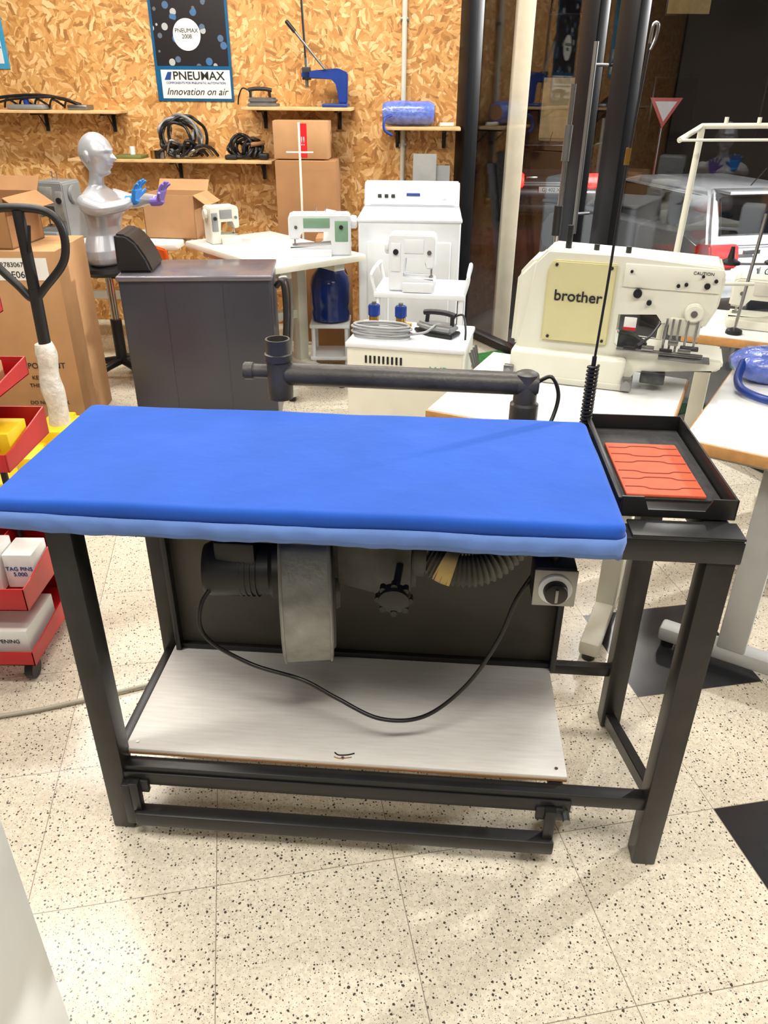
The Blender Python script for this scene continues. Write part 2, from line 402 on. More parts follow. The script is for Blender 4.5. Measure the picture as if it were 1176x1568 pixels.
for u,v in((.04,.04),(1.0,.04),(1.0,.39),(.04,.39),(.52,.03)):cyl(T,"screw",(u,v,.216),(u,v,.2175),.004,steel,seg=10)
tube(T,"worn_mark",[(.50,.045,.2165),(.51,.038,.2165),(.53,.040,.2165),(.545,.046,.2165)],.0018,black,seg=6)
tube(T,"worn_mark_b",[(.50,.032,.2165),(.515,.028,.2165),(.54,.034,.2165)],.0015,card2,seg=6)
box(T,"pedal_bar",(.045,-.055,.045),(1.0,-.02,.085),black,.005)
for u in(.05,.985):
    box(T,"pedal_link",(u-.012,-.045,.085),(u+.012,-.025,.17),black,.002)
    box(T,"pedal_pivot",(u-.03,-.03,.13),(u+.03,-.018,.165),black,.002)
cyl(T,"pedal_bolt",(1.02,-.05,.15),(1.02,-.02,.15),.009,steel,seg=8)
box(T,"link_short",(.022,-.045,.04),(.045,-.02,.165),black,.002)
box(T,"rear_panel",(.03,.395,.216),(1.03,.402,.815),panelm,.001)
box(T,"panel_edge",(.03,.38,.216),(1.03,.396,.232),black,.002)
box(T,"panel_edge_l",(.026,.37,.216),(.04,.396,.815),black,.002)
box(T,"panel_edge_r",(1.02,.37,.216),(1.035,.396,.815),black,.002)
BU0=-.10
def board():
    bm=bmesh.new()
    u0,u1,v0,v1=BU0,1.03,-.07,.405
    nu,nv=110,50
    def z_at(u,v):
        d=min(u-u0,u1-u,v-v0,v1-v);e=.012
        zz=.904+.0022*noise.noise(Vector((u*5,v*5,0)))+.0012*noise.noise(Vector((u*14,v*14,3)))
        if d<e:zz-= e*(1-math.sqrt(max(0,1-((e-d)/e)**2)))
        return zz
    def us(i,n,a,b):
        t=i/n;t=.5-.5*math.cos(pi*t);return a+(b-a)*t
    G=[[bm.verts.new((us(i,nu,u0,u1),us(j,nv,v0,v1),0)) for j in range(nv+1)] for i in range(nu+1)]
    for row in G:
        for v in row: v.co.z=z_at(v.co.x,v.co.y)
    for i in range(nu):
        for j in range(nv):bm.faces.new((G[i][j],G[i+1][j],G[i+1][j+1],G[i][j+1]))
    per=[G[i][0] for i in range(nu+1)]+[G[nu][j] for j in range(1,nv+1)]+[G[i][nv] for i in range(nu-1,-1,-1)]+[G[0][j] for j in range(nv-1,0,-1)]
    low=[bm.verts.new((v.co.x+.0015*noise.noise(v.co*9),v.co.y+.0015*noise.noise(v.co*8),.864)) for v in per]
    n=len(per)
    for i in range(n):bm.faces.new((per[i],per[(i+1)%n],low[(i+1)%n],low[i]))
    bm.faces.new(low)
    cr=.022
    for v in bm.verts:
        x,y=v.co.x,v.co.y
        for cx,sx in((u0+cr,-1),(u1-cr,1)):
            for cy,sy in((v0+cr,-1),(v1-cr,1)):
                dx=(x-cx)*sx;dy=(y-cy)*sy
                if dx>0 and dy>0:
                    mx=max(dx,dy);l=math.hypot(dx,dy)
                    if l>0:
                        k=mx/l;v.co.x=cx+sx*dx*k;v.co.y=cy+sy*dy*k
    return fin(bm,"board_cover",T,cloth1,True)
board()
def hem():
    bm=bmesh.new();u0,u1,v0,v1=BU0-.003,1.033,-.073,.408;cr=.024
    P=[]
    def arc(cx,cy,a0):
        for k in range(7):
            a=math.radians(a0+k*15);P.append((cx+cr*math.cos(a),cy+cr*math.sin(a)))
    n=160
    P+= [(u0+cr+(u1-u0-2*cr)*i/n,v0) for i in range(1,n)];arc(u1-cr,v0+cr,-90)
    P+= [(u1,v0+cr+(v1-v0-2*cr)*i/60) for i in range(1,60)];arc(u1-cr,v1-cr,0)
    P+= [(u1-cr-(u1-u0-2*cr)*i/n,v1) for i in range(1,n)];arc(u0+cr,v1-cr,90)
    P+= [(u0,v1-cr-(v1-v0-2*cr)*i/60) for i in range(1,60)];arc(u0+cr,v0+cr,180)
    rows=[]
    for zi,off in((0,.0),(1,.002),(2,.001),(3,-.005)):
        row=[]
        for (x,y) in P:
            w=noise.noise(Vector((x*4.5,y*4.5,1)))
            tp=.880+.004*noise.noise(Vector((x*5,y*5,2)));bot=.842+.010*w-.004*math.exp(-((x-1.0)/.08)**2)
            z=tp+(bot-tp)*zi/3
            nx=(1 if x>.5 else -1) if (x<u0+.001 or x>u1-.001) else 0;ny=(1 if y>.17 else -1) if (y<v0+.001 or y>v1-.001) else 0
            o=off+(.005*noise.noise(Vector((x*26,y*26,zi*.6))) if zi else 0)
            row.append(bm.verts.new((x+nx*o,y+ny*o,z)))
        rows.append(row)
    n=len(P)
    for a,b in zip(rows,rows[1:]):
        for i in range(n):bm.faces.new((a[i],a[(i+1)%n],b[(i+1)%n],b[i]))
    o=fin(bm,"cover_hem",T,cloth2,True)
    md=o.modifiers.new("s",'SOLIDIFY');md.thickness=.002
hem()
tube(T,"cover_piping",[(1.028,-.05,.893),(1.029,.1,.895),(1.029,.25,.895),(1.026,.385,.895)],.0012,cloth2,seg=6)
u0,u1,v0,v1=1.04,1.247,.045,.45
box(T,"tray_floor",(u0,v0,.864),(u1,v1,.868),black,.001)
box(T,"tray_wall_l",(u0,v0,.866),(u0+.004,v1,.90),black,.001)
box(T,"tray_wall_r",(u1-.004,v0,.866),(u1,v1,.905),black,.001)
box(T,"tray_wall_b",(u0,v1-.004,.866),(u1,v1,.905),black,.001)
prism(T,"tray_wall_f",[(u0,.866),(u1,.866),(u1,.905),(u1-.045,.905),(u1-.055,.88),(u0+.05,.88),(u0+.04,.905),(u0,.905)],'y',v0,v0+.004,black)
box(T,"tray_rim_l",(u0-.006,v0,.898),(u0+.004,v1,.903),black,.001)
box(T,"tray_lining",(u0+.006,v0+.06,.868),(u1-.006,v1-.006,.873),M("worn_rubber_mat",(46,46,48),.7,0,.3,30,.3,80),.002)
box(T,"silicone_pad",(1.062,.105,.873),(1.212,.345,.881),terra,.004)
for i,v in enumerate((.135,.17,.205,.245,.285,.318)):
    a=.012 if i%2 else -.012
    tube(T,"pad_groove",[(1.066,v,.8812),(1.10,v,.8812),(1.115,v+a*.6,.8812),(1.16,v+a*.6,.8812),(1.175,v,.8812),(1.208,v,.8812)],.0013,terrad,seg=6)
box(T,"tray_bracket",(1.05,-.028,.862),(1.245,.03,.868),black,.002)
bx,by,bz=.42,.215,.56
lathe(T,"blower_housing",[(.165,-.055),(.172,-.05),(.172,.05),(.165,.055)],(bx,by,bz),alu,ax=(1,0.18,0),seg=56)
for s_ in(-.05,.05):
    P=[Vector((0,.1725*math.cos(2*pi*k/48),.1725*math.sin(2*pi*k/48))) for k in range(48)]
    rm_=Matrix.Rotation(math.atan2(.18,1),3,'Z')
    tube(T,"housing_seam",[tuple(rm_@(q+Vector((s_,0,0)))+Vector((bx,by,bz))) for q in P],.003,alu,closed=True,raw=True,seg=6)
lathe(T,"blower_side_plate",[(.15,0),(.145,.006),(.06,.01),(.055,.02)],(bx+.054,by+.01,bz),dkm,ax=(1,.18,0),seg=40)
prism(T,"blower_outlet",[(.49,.60),(.49,.72),(.54,.76),(.67,.74),(.67,.585),(.60,.57)],'y',.16,.29,dkm,.012)
cyl(T,"outlet_flange",(.66,.215,.665),(.69,.215,.665),.058,dkm,bev=.004)
lathe(T,"motor",[(.03,-.13),(.055,-.125),(.062,-.11),(.062,.02),(.075,.03),(.075,.05)],(bx-.10,by,.60),blk,ax=(1,.12,0))
for i in range(9):cyl(T,"motor_fin",(bx-.20+i*.012,by,.60),(bx-.196+i*.012,by,.60),.067,blk)
box(T,"motor_terminal_box",(bx-.19,by-.05,.63),(bx-.10,by+.05,.69),blk,.006)
cyl(T,"motor_foot",(bx-.15,by,.66),(bx-.15,by,.815),.012,black)
for i,(x) in enumerate((bx-.03,bx+.03)):box(T,"blower_hanger",(x-.008,by-.02,.72),(x+.008,by+.02,.815),black,.002)
P=cat([(.69,.205,.655),(.75,.19,.635),(.82,.20,.64),(.89,.25,.68),(.95,.30,.74)],28)
R=[.034+.004*math.sin(i*2*pi/4) for i in range(len(P))]
bm=bmesh.new();sweep(bm,P,R,18);auto(fin(bm,"flex_hose",T,hosem),60)
tube(T,"hose_tape",[(.722,.198,.645),(.735,.194,.640),(.752,.191,.636)],.040,ytape,seg=18)
cyl(T,"valve_stem",(.635,.16,.66),(.628,.09,.63),.008,blk)
lathe(T,"valve_knob",[(.018,-.012),(.034,-.008),(.036,.0),(.032,.012),(.02,.016)],(.628,.085,.627),blk,ax=(0,-1,-.2))
for k in range(8):
    a=2*pi*k/8;cyl(T,"knob_lobe",(.628+.033*math.cos(a),.092,.627+.033*math.sin(a)),(.628+.033*math.cos(a),.074,.627+.033*math.sin(a)),.007,blk,seg=10)
box(T,"thermostat_box",(.905,.06,.645),(.985,.13,.735),blk,.004)
box(T,"thermostat_plate",(.903,.055,.648),(.987,.06,.732),steel,.002)
lathe(T,"thermostat_dial",[(.033,0),(.033,.006),(.028,.008)],(.945,.055,.69),white,ax=(0,-1,0))
lathe(T,"thermostat_knob",[(.024,0),(.022,.016),(.018,.018)],(.945,.048,.69),blk,ax=(0,-1,0))
box(T,"knob_pointer",(.942,.026,.675),(.948,.031,.705),steel,.001)
cyl(T,"thermostat_hanger",(.945,.09,.73),(.945,.09,.82),.01,black)
tube(T,"power_cable",[(.24,.17,.60),(.20,.13,.55),(.205,.12,.47),(.30,.12,.40),(.42,.11,.37),(.50,.10,.33),(.60,.08,.295),(.70,.08,.31),(.79,.09,.40),(.85,.10,.52),(.88,.11,.62),(.92,.13,.70),(.93,.14,.80)],.0048,cable,n=10,seg=8)
q=.535
tube(T,"arm_pipe",[(.335,q,.945),(.5,q,.944),(.7,q,.942),(.895,q,.94)],.027,pipem,n=6,seg=24)
lathe(T,"arm_elbow_riser",[(.028,-.14),(.034,-.14),(.034,-.05),(.028,-.045),(.027,.025),(.018,.03)],(.905,q,.94),pipem)
cyl(T,"arm_corner",(.88,q,.94),(.933,q,.94),.0275,pipem,bev=.004)
box(T,"arm_mount",(.86,.452,.80),(.95,q+.04,.822),black,.003)
lathe(T,"riser_cup",[(.03,-.045),(.031,-.03),(.03,.03),(.029,.045),(.033,.05),(.033,.065),(.029,.067),(.029,.10),(.025,.10),(.025,.06)],(.318,q,.93),pipem)
cyl(T,"stub",(.235,q,.95),(.30,q,.95),.017,pipem,bev=.003);cyl(T,"stub_cap",(.232,q,.95),(.258,q,.95),.021,pipem,bev=.003)
tube(T,"holder_spring",helix((1.035,.44,.80+.03),.011,.19,22,10),.0033,blk,n=1,seg=6,raw=True)
cyl(T,"holder_base",(1.035,.44,.80),(1.035,.44,.84),.015,black);cyl(T,"holder_core",(1.035,.44,.84),(1.035,.44,1.04),.005,black)
tube(T,"holder_rod",[(1.035,.44,1.02),(1.04,.44,1.2),(1.043,.44,1.4),(1.05,.43,1.62)],.0028,blk,seg=8)
tube(T,"holder_loop",[(1.05,.43,1.62),(1.052,.43,1.648),(1.060,.43,1.65),(1.060,.43,1.63),(1.053,.43,1.61)],.0028,chrome,seg=8)
cyl(T,"holder_knot",(1.042,.44,1.42),(1.043,.44,1.45),.005,brass)
tube(T,"steam_cable",[(.93,q+.03,.93),(.965,.56,.95),(.985,.55,.91),(.975,.53,.86),(.95,.5,.82)],.005,cable,seg=8)
g=grp("floor_hose");tube(g,"hose",[(-1.55,1.50,.009),(-1.07,1.59,.009),(-.85,1.66,.009),(-.67,1.73,.009),(-.4,1.84,.009),(0,1.98,.009),(.3,2.2,.009)],.006,M("beige_hose",(165,160,142),.5,0,.05),seg=8)
# ------------------------------------------------------------------ T-frame tables
def ttable(name,loc,rz,L,D,z=.75,th=.035,edge=woodedge,legs=(.15,.85),legm_=cream2,top=whitet):
    g=grp(name,loc,rz)
    box(g,"top",(0,0,z-th),(L,D,z),top,.004);box(g,"edge_band",(-.004,-.004,z-th-.001),(L+.004,D+.004,z-.004),edge,.003)
    for t in legs:
        x=L*t
        box(g,"leg_post",(x-.03,D/2-.04,.07),(x+.03,D/2+.04,z-th-.04),legm_,.006)
        box(g,"leg_foot",(x-.03,.03,.025),(x+.03,D-.03,.075),legm_,.01)
        box(g,"leg_head",(x-.035,.06,z-th-.05),(x+.035,D-.06,z-th-.002),legm_,.004)
        for y in(.06,D-.06):cyl(g,"foot_pad",(x,y,0),(x,y,.03),.02,blk)
    box(g,"stretcher",(L*legs[0],D/2-.02,.33),(L*legs[1],D/2+.02,.38),legm_,.004)
    return g
ttable("sewing_table",(.12,2.05,0),-25,.64,.60)
ttable("sewing_table",(1.19,1.605,0),58,.85,.48,legs=(.16,.86),legm_=M("light_grey_steel",(176,178,176),.4,.1,.05))
ttable("sewing_table",(1.12,2.86,0),-25,.60,.42)
ttable("sewing_table",(-.56,3.97,0),40,.58,.95,edge=cream,legs=(.18,.78))
ttable("work_bench",(-3.0,4.85,0),-3,1.75,.5,z=.72,edge=cream,legs=(.1,.9))
# ------------------------------------------------------------------ bartacking machine
B=grp("bartack_sewing_machine",(.405,2.34,.752),-19)
dk=M("dark_steel",(70,70,72),.35,.6,.3,60)
prism(B,"body",[(0,.0),(.34,.0),(.36,.06),(.58,.075),(.60,.09),(.60,.112),(.30,.118),(.285,.13),(.285,.225),(.40,.235),(.41,.20),(.53,.20),(.555,.26),(.56,.345),(.545,.372),(.30,.382),(.07,.388),(.035,.35),(.02,.2),(.0,.12)],'y',0,.16,cream,.006,3)
box(B,"base_casting",(-.01,-.03,0),(.335,.2,.095),cream,.012,seg=3)
box(B,"base_ledge",(-.012,-.035,.0),(.36,.21,.02),cream2,.004)
prism(B,"side_panel",[(.075,.125),(.27,.125),(.27,.362),(.09,.362),(.075,.33)],'y',-.012,.002,beige,.004)
prism(B,"motor_cover",[(-.02,.10),(.07,.10),(.07,.36),(.03,.36),(-.015,.31)],'y',.01,.17,cream,.012,3)
text(B,"label","brother",(.17,-.0135,.262),.044,ink,off=.0006)
for x,z in((.10,.35),(.255,.35),(.095,.14),(.255,.14)):cyl(B,"screw",(x,-.016,z),(x,-.010,z),.0045,ink,seg=12)
box(B,"arm_cover",(.29,-.006,.30),(.55,.0,.365),cream,.003)
for x,z,r in((.335,.285,.012),(.37,.262,.007),(.44,.315,.005),(.46,.32,.005),(.515,.32,.008),(.535,.335,.005),(.31,.345,.004),(.50,.345,.004)):
    cyl(B,"knob",(x,-.016,z),(x,-.0,z),r,blk,bev=.002)
cyl(B,"tension_dial",(.495,-.025,.245),(.495,0,.245),.026,cream,bev=.004);cyl(B,"dial_core",(.495,-.03,.245),(.495,-.02,.245),.009,steel)
box(B,"head_block",(.435,-.012,.175),(.52,.01,.225),cream2,.004)
for x,z0 in((.428,.13),(.445,.11),(.462,.12),(.485,.135),(.51,.15)):cyl(B,"needle_rod",(x,-.018,z0),(x,-.018,.225),.0035,chrome,seg=10)
box(B,"needle_clamp",(.44,-.028,.15),(.468,-.008,.165),steel,.002);box(B,"foot_lift",(.475,-.03,.14),(.525,-.01,.15),dk,.002)
box(B,"clamp_arm",(.30,-.035,.122),(.54,-.02,.132),steel,.003);box(B,"clamp_plate",(.42,-.06,.114),(.56,.0,.12),steel,.002)
prism(B,"clamp_rear",[(.30,.12),(.38,.12),(.385,.14),(.34,.165),(.30,.17)],'y',-.012,.03,dk,.004);box(B,"label_small",(.31,-.004,.18),(.345,.0,.215),paper,.001)
box(B,"label_red",(.31,-.0045,.178),(.345,-.003,.186),redtape,0)
tube(B,"lever",[(.41,-.02,.21),(.39,-.05,.18),(.36,-.05,.15)],.004,dk,seg=8)
for i in range(4):box(B,"feed_link",(.32+.05*i,-.05+.004*i,.134),(.355+.05*i,-.03,.142+.004*(i%2)),[blk,steel][i%2],.002)
box(B,"hook_cover",(.38,-.012,.025),(.45,.08,.06),dk,.004)
for x in(-.01,.345):box(B,"hinge",(x-.015,-.045,.005),(x+.015,-.025,.045),steel,.003);cyl(B,"hinge_pin",(x,-.05,.03),(x,-.02,.03),.008,steel)
for x in (.2,.29):cyl(B,"top_oiler",(x,.06,.38),(x,.06,.40),.008,blk)
cyl(B,"post_plug",(.12,.05,.385),(.12,.05,.45),.009,blk)
text(B,"side_text","CAUTION",(.50,-.007,.352),.012,ink)
g=grp("thread_stand",(.55,2.62,.0),0)
cyl(g,"pole",(0,0,0),(.005,0,1.56),.008,chrome);cyl(g,"pole_collar",(.003,0,1.35),(.005,0,1.45),.012,steel);lathe(g,"foot",[(.06,0),(.055,.02),(.012,.04)],(0,0,0),cream2)
cyl(g,"black_grip",(0,0,1.13),(0,0,1.22),.014,blk)
g=grp("thread_stand",(.93,2.62,0),0)
cyl(g,"pole",(0,0,0),(.03,0,1.45),.010,cream);lathe(g,"foot",[(.06,0),(.055,.02),(.012,.04)],(0,0,0),cream2)
cyl(g,"cross_a",(.03,0,1.45),(.42,0,1.455),.008,cream);cyl(g,"cross_b",(-.06,-.08,1.415),(.03,0,1.45),.008,cream);cyl(g,"cross_c",(-.06,-.08,1.415),(.3,-.1,1.42),.004,cream)
for x in(.1,.2,.3):cyl(g,"eyelet",(x,0,1.452),(x,0,1.475),.006,cream)
cyl(g,"tray_rod",(-.03,0,.98),(.3,0,.98),.006,cream)
g=grp("thread_stand",(1.30,2.84,.752),0)
cyl(g,"pole",(0,0,0),(.02,0,.42),.006,chrome);lathe(g,"base",[(.03,0),(.028,.012),(.01,.02)],(0,0,0),blk)
for x in(-.07,.09):
    cyl(g,"arm",(0.01,0,.25),(x,0,.25),.004,steel);lathe(g,"cone_base",[(.035,0),(.034,.008),(.012,.02),(.006,.06)],(x,0,.25),blk)
# ------------------------------------------------------------------ generic sewing machine
def sewing(name,loc,rz,L,H,D,body,acc,flip=False,thr=True):
    g=grp(name,loc,rz)
    X=(lambda x:L-x) if flip else (lambda x:x)
    pr=[(0,0),(L,0),(L,.97*H),(.96*L,H),(.05*L,H),(0,.93*H),(0,.42*H),(.18*L,.40*H),(.21*L,.62*H),(.66*L,.62*H),(.71*L,.24*H),(0,.22*H)]
    prism(g,"body",[(X(a),b) for a,b in pr],'y',-D/2,D/2,body,.012*L/.35,3)
    def bx(n,a,b,m):
        x0,x1=sorted((X(a[0]),X(b[0])));box(g,n,(x0,a[1],a[2]),(x1,b[1],b[2]),m,.003)
    bx("bed_plate",(.02*L,-D*.7,0),(.68*L,-D/2-.001,.17*H),body)
    bx("arm_panel",(.24*L,-D/2-.004,.68*H),(.66*L,-D/2+.002,.92*H),acc)
    bx("control_panel",(.74*L,-D/2-.004,.35*H),(.95*L,-D/2+.002,.85*H),acc)
    cyl(g,"needle_bar",(X(.09*L),0,.22*H),(X(.09*L),0,.42*H),.005,chrome)
    bx("presser_foot",(.05*L,-.015,.225*H),(.13*L,.015,.25*H),steel)
    a,b=X(L),X(L*1.1);cyl(g,"hand_wheel",(a,0,.78*H),(b,0,.78*H),.16*H,body,bev=.004)
    cyl(g,"dial",(X(.84*L),-D/2-.012,.7*H),(X(.84*L),-D/2,.7*H),.05*H,blk)
    cyl(g,"stitch_dial",(X(.12*L),-D/2-.008,.7*H),(X(.12*L),-D/2,.7*H),.04*H,steel)
    if thr:
        for t in(.45,.6):cyl(g,"spool_pin",(X(t*L),0,H),(X(t*L),0,H*1.15),.003,chrome)
    return g
sewing("sewing_machine",(-.52,4.32,.75),4,.33,.21,.13,white,greenp)
sewing("domestic_sewing_machine",(.02,3.83,.685),-8,.22,.26,.12,white,white,flip=True,thr=False)
sewing("small_sewing_machine",(-1.02,4.62,.75),30,.17,.20,.12,cream2,greym,flip=True,thr=False)
sewing("overlock_sewing_machine",(-2.06,4.93,.72),-10,.2,.33,.2,greym,alu,thr=True)
sewing("coverstitch_sewing_machine",(1.33,3.00,.752),-25,.32,.18,.12,cream,cream2)
g=grp("packaged_serger",(-.27,4.56,.75),40)
for i in range(3):box(g,"pack",(-.07+.03*i,-.05,0),(-.045+.03*i,.05,.2-.02*i),white,.012,rot=(0,6,0))
box(g,"pack_base",(-.08,-.06,0),(.05,.06,.03),white,.006)
# ------------------------------------------------------------------ blue-wrapped item at right
g=grp("wrapped_fabric_roll",(1.27,2.34,.752),0)
bm=bmesh.new();loftz(bm,[(0,0,.0,.14,.08),(0,0,.02,.17,.10),(0,0,.05,.18,.105),(0,0,.075,.16,.095),(0,0,.088,.1,.06)],32,.7)
for v in bm.verts:
    v.co+=Vector((noise.noise(v.co*25),noise.noise(v.co*25+Vector((5,0,0))),noise.noise(v.co*25+Vector((9,0,0)))))*.008
    v.co.z=max(v.co.z,.001)
fin(bm,"bundle",g,bluefilm,True)
tube(g,"blue_handle",[(-.16,-.03,.06),(-.20,-.10,.03),(-.21,-.17,.018),(-.17,-.24,.014),(-.09,-.28,.014),(-.03,-.29,.014)],.012,bluep,seg=12)
for r in(.05,.065,.08):tube(g,"coil",ring((.02,-.17,.015+r*.1),r,16,'z',.003),.004,steel,closed=True,n=3,seg=6)
# ------------------------------------------------------------------ steam generator
S=grp("steam_generator",(-.165,3.20,0),-12)
box(S,"body",(0,0,.09),(.50,.37,.585),cream,.008,seg=3)
box(S,"lid",(-.006,-.006,.578),(.506,.376,.60),white,.006)
for i in range(9):box(S,"louvre",(.08+i*.019,-.003,.515),(.089+i*.019,.002,.548),blk,.001)
text(S,"logo","WR",(.40,-.002,.50),.05,mint)
for x in(.05,.45):
    for y in(.05,.32):cyl(S,"caster",(x-.012,y,.035),(x+.012,y,.035),.035,blk);cyl(S,"caster_stem",(x,y,.04),(x,y,.09),.01,steel)
for x in(.07,.19):
    cyl(S,"valve_body",(x,.22,.60),(x,.22,.66),.022,brass);cyl(S,"valve_coil",(x,.22,.66),(x,.22,.71),.026,bluep,bev=.004)
    cyl(S,"valve_pipe",(x-.05,.22,.63),(x+.05,.22,.63),.009,brass);cyl(S,"valve_cap",(x,.22,.71),(x,.22,.722),.01,steel)
for i in range(5):
    tube(S,"steam_hose",[(.13+(.12+.01*(i%2))*math.cos(2*pi*k/12),.10+.05*math.sin(2*pi*k/12),.609+.011*i+random.uniform(0,.003)) for k in range(12)],.0055,greyhose,closed=True,n=4,seg=8)
tube(S,"hose_tail",[(.25,.1,.62),(.32,.12,.63),(.36,.18,.65),(.40,.2,.63)],.0055,greyhose,seg=8)
for z in range(4):tube(S,"side_hose",[(.515+.004*z,.1+.04*z,.56),(.545,.1+.04*z,.45),(.54,.14+.03*z,.3),(.52,.2,.2)],.006,steel,seg=8)
def iron(name,p_or_none,loc,rz,s,body,sole=steel):
    g=grp(name,loc,rz,s=s) if p_or_none is None else p_or_none
    pts=[(-.11,-.05),(.02,-.05),(.08,-.028),(.12,0),(.08,.028),(.02,.05),(-.11,.05)]
    prism(g,"soleplate",pts,'z',0,.018,sole,.004)
    prism(g,"iron_body",[(a*.93,b*.93) for a,b in pts],'z',.018,.055,body,.012,3)
    cyl(g,"handle_post_a",(-.085,0,.05),(-.085,0,.10),.010,blk);cyl(g,"handle_post_b",(.05,0,.05),(.045,0,.10),.010,blk)
    tube(g,"iron_handle",[(-.10,0,.10),(-.05,0,.108),(.02,0,.106),(.065,0,.098)],.013,blk,seg=12)
    tube(g,"iron_cord",[(-.10,0,.10),(-.14,0,.11),(-.17,.03,.06),(-.18,.05,.01)],.005,blk,seg=8)
    return g
iron("steam_iron",None,(.22,3.32,.602),150,.9,greym,blk)
g=grp("utility_cart",(-.06,3.75,0),-8)
box(g,"deck",(0,0,.655),(.44,.34,.682),white,.006)
for x in(.02,.42):
    for y in(.02,.32):cyl(g,"post",(x,y,.05),(x,y,.66),.012,white);cyl(g,"wheel",(x-.01,y,.03),(x+.01,y,.03),.03,blk)
box(g,"shelf",(0,0,.25),(.44,.34,.27),white,.004)
tube(g,"handle_r",[(.43,.02,.66),(.45,.02,.74),(.45,.05,.77),(.45,.29,.77),(.45,.32,.74),(.43,.32,.66)],.009,white,seg=10)
tube(g,"handle_l",[(.01,.02,.66),(-.01,.02,.74),(-.01,.05,.77),(-.01,.29,.77),(-.01,.32,.74),(.01,.32,.66)],.009,white,seg=10)
# ------------------------------------------------------------------ dryer
D=grp("tumble_dryer",(-.155,4.46,0),-3)
box(D,"cabinet",(0,0,.03),(.565,.60,.905),white,.012,seg=3)
box(D,"top",(-.006,-.01,.895),(.571,.61,.92),white,.01,seg=3)
prism(D,"console",[(.44,.92),(.60,.92),(.60,1.05),(.54,1.055),(.49,1.04)],'x',.0,.565,white,.008)
prism(D,"console_face",[(.437,.935),(.441,.933),(.486,1.03),(.482,1.032)],'x',.03,.535,M("console_grey",(205,208,212),.3,0,.02))
for x in(.08,.12,.16):box(D,"button",(x,.445,.97),(x+.022,.458,.988),blk,.002,rot=(25,0,0))
box(D,"badge",(.25,.452,.98),(.33,.462,.995),bluep,.001,rot=(25,0,0));cyl(D,"console_knob",(.47,.445,.98),(.47,.46,.975),.014,white)
box(D,"door",(.05,-.018,.30),(.515,.0,.80),white,.012,seg=3);box(D,"door_handle",(.42,-.03,.52),(.45,-.016,.60),greym,.003)
box(D,"kick_plate",(.01,-.004,.03),(.555,.004,.12),white,.003)
for x in(.04,.52):
    for y in(.05,.55):cyl(D,"foot",(x,y,0),(x,y,.04),.018,blk)
# ------------------------------------------------------------------ anthracite cabinet
C=grp("boiler_cabinet",(-1.20,3.50,0),4)
box(C,"body",(0,0,.04),(.68,.37,.785),cabm,.012,seg=3)
box(C,"top",(-.008,-.008,.775),(.688,.378,.80),cabt,.008,seg=3)
box(C,"plinth",(.02,.02,0),(.66,.35,.05),blk,.003)
for x in(.2,.46):box(C,"door_seam",(x,-.002,.06),(x+.002,.001,.76),cabm,0)
prism(C,"control_hood",[(-.01,.80),(.15,.80),(.13,.86),(.09,.93),(.05,.965),(-.005,.97)],'y',.06,.32,blk,.012,3)
tube(C,"side_pipe",[(.70,.05,.74),(.735,.03,.76),(.74,.02,.60),(.72,.03,.40)],.014,blk,seg=12)
tube(C,"side_pipe_b",[(.71,.12,.76),(.755,.12,.75),(.76,.12,.60),(.74,.12,.36)],.010,steel,seg=12)
# ------------------------------------------------------------------ shelves & wall things
pine=M("pine_shelf",(205,168,118),.6,0,.12,20)
def shelf(x0,x1,z,depth=.24):
    g=W("wall_shelf");box(g,"plank",(x0,-depth,z-.018),(x1,-.001,z),pine,.003)
    n=max(2,int((x1-x0)/.5)+1)
    for i in range(n):
        x=x0+.1+(x1-x0-.2)*i/(n-1)
        box(g,"bracket_arm",(x-.012,-depth*.85,z-.03),(x+.012,-.001,z-.019),framem,.002);box(g,"bracket_post",(x-.012,-.012,z-.13),(x+.012,-.001,z-.02),framem,.002)
        cyl(g,"bracket_brace",(x,-.01,z-.12),(x,-depth*.45,z-.03),.004,framem)
    return g
shelf(-3.3,-1.72,1.40);shelf(-2.08,-.73,1.12);shelf(-.90,-.21,1.43,.26);shelf(-.03,.475,1.325,.24)
P_=W("poster")
px0,px1=-1.50,-1.0
box(P_,"sheet",(px0,-.006,1.455),(px1,-.002,2.16),teal,0)
box(P_,"picture",(px0+.018,-.008,1.655),(px1-.018,-.006,2.145),picm,0)
box(P_,"title_band",(px0+.035,-.008,1.47),(px1-.015,-.006,1.632),paper,0)
cyl(P_,"disc",(-1.27,-.0095,1.825),(-1.27,-.008,1.825),.088,paper,seg=40)
text(P_,"disc_text","PNEUMAX\n2008",(-1.27,-.0105,1.83),.032,ink)
text(P_,"title","PNEUMAX",(-1.22,-.0095,1.597),.066,ink,sx=1.1,off=.0008)
prism(P_,"logo_mark",[(-1.445,1.575),(-1.405,1.575),(-1.395,1.62),(-1.42,1.62)],'y',-.0095,-.008,inkb)
text(P_,"subtitle","COMPONENTS FOR PNEUMATIC AUTOMATION",(-1.24,-.0095,1.558),.018,inkb)
text(P_,"slogan","Innovation on air",(-1.24,-.0095,1.508),.058,ink,shear=.35)
g=W("wall_chart");box(g,"sheet",(-3.05,-.006,1.63),(-2.46,-.002,2.4),M("cyan_print",(60,150,190),.4,0,.3,6),0)
box(g,"caption",(-3.0,-.008,1.66),(-2.49,-.006,1.86),paper,0);text(g,"caption_text","TECHNICAL DATA",(-2.7,-.0095,1.76),.05,inkb)
g=W("hand_tool_set")
tube(g,"rod_a",[(-2.75,-.12,1.42),(-2.5,-.1,1.47),(-2.2,-.12,1.48),(-1.98,-.12,1.43)],.010,blk,seg=8)
tube(g,"rod_b",[(-2.6,-.16,1.415),(-2.4,-.16,1.46),(-2.1,-.15,1.47),(-1.96,-.16,1.42)],.007,cable,seg=8)
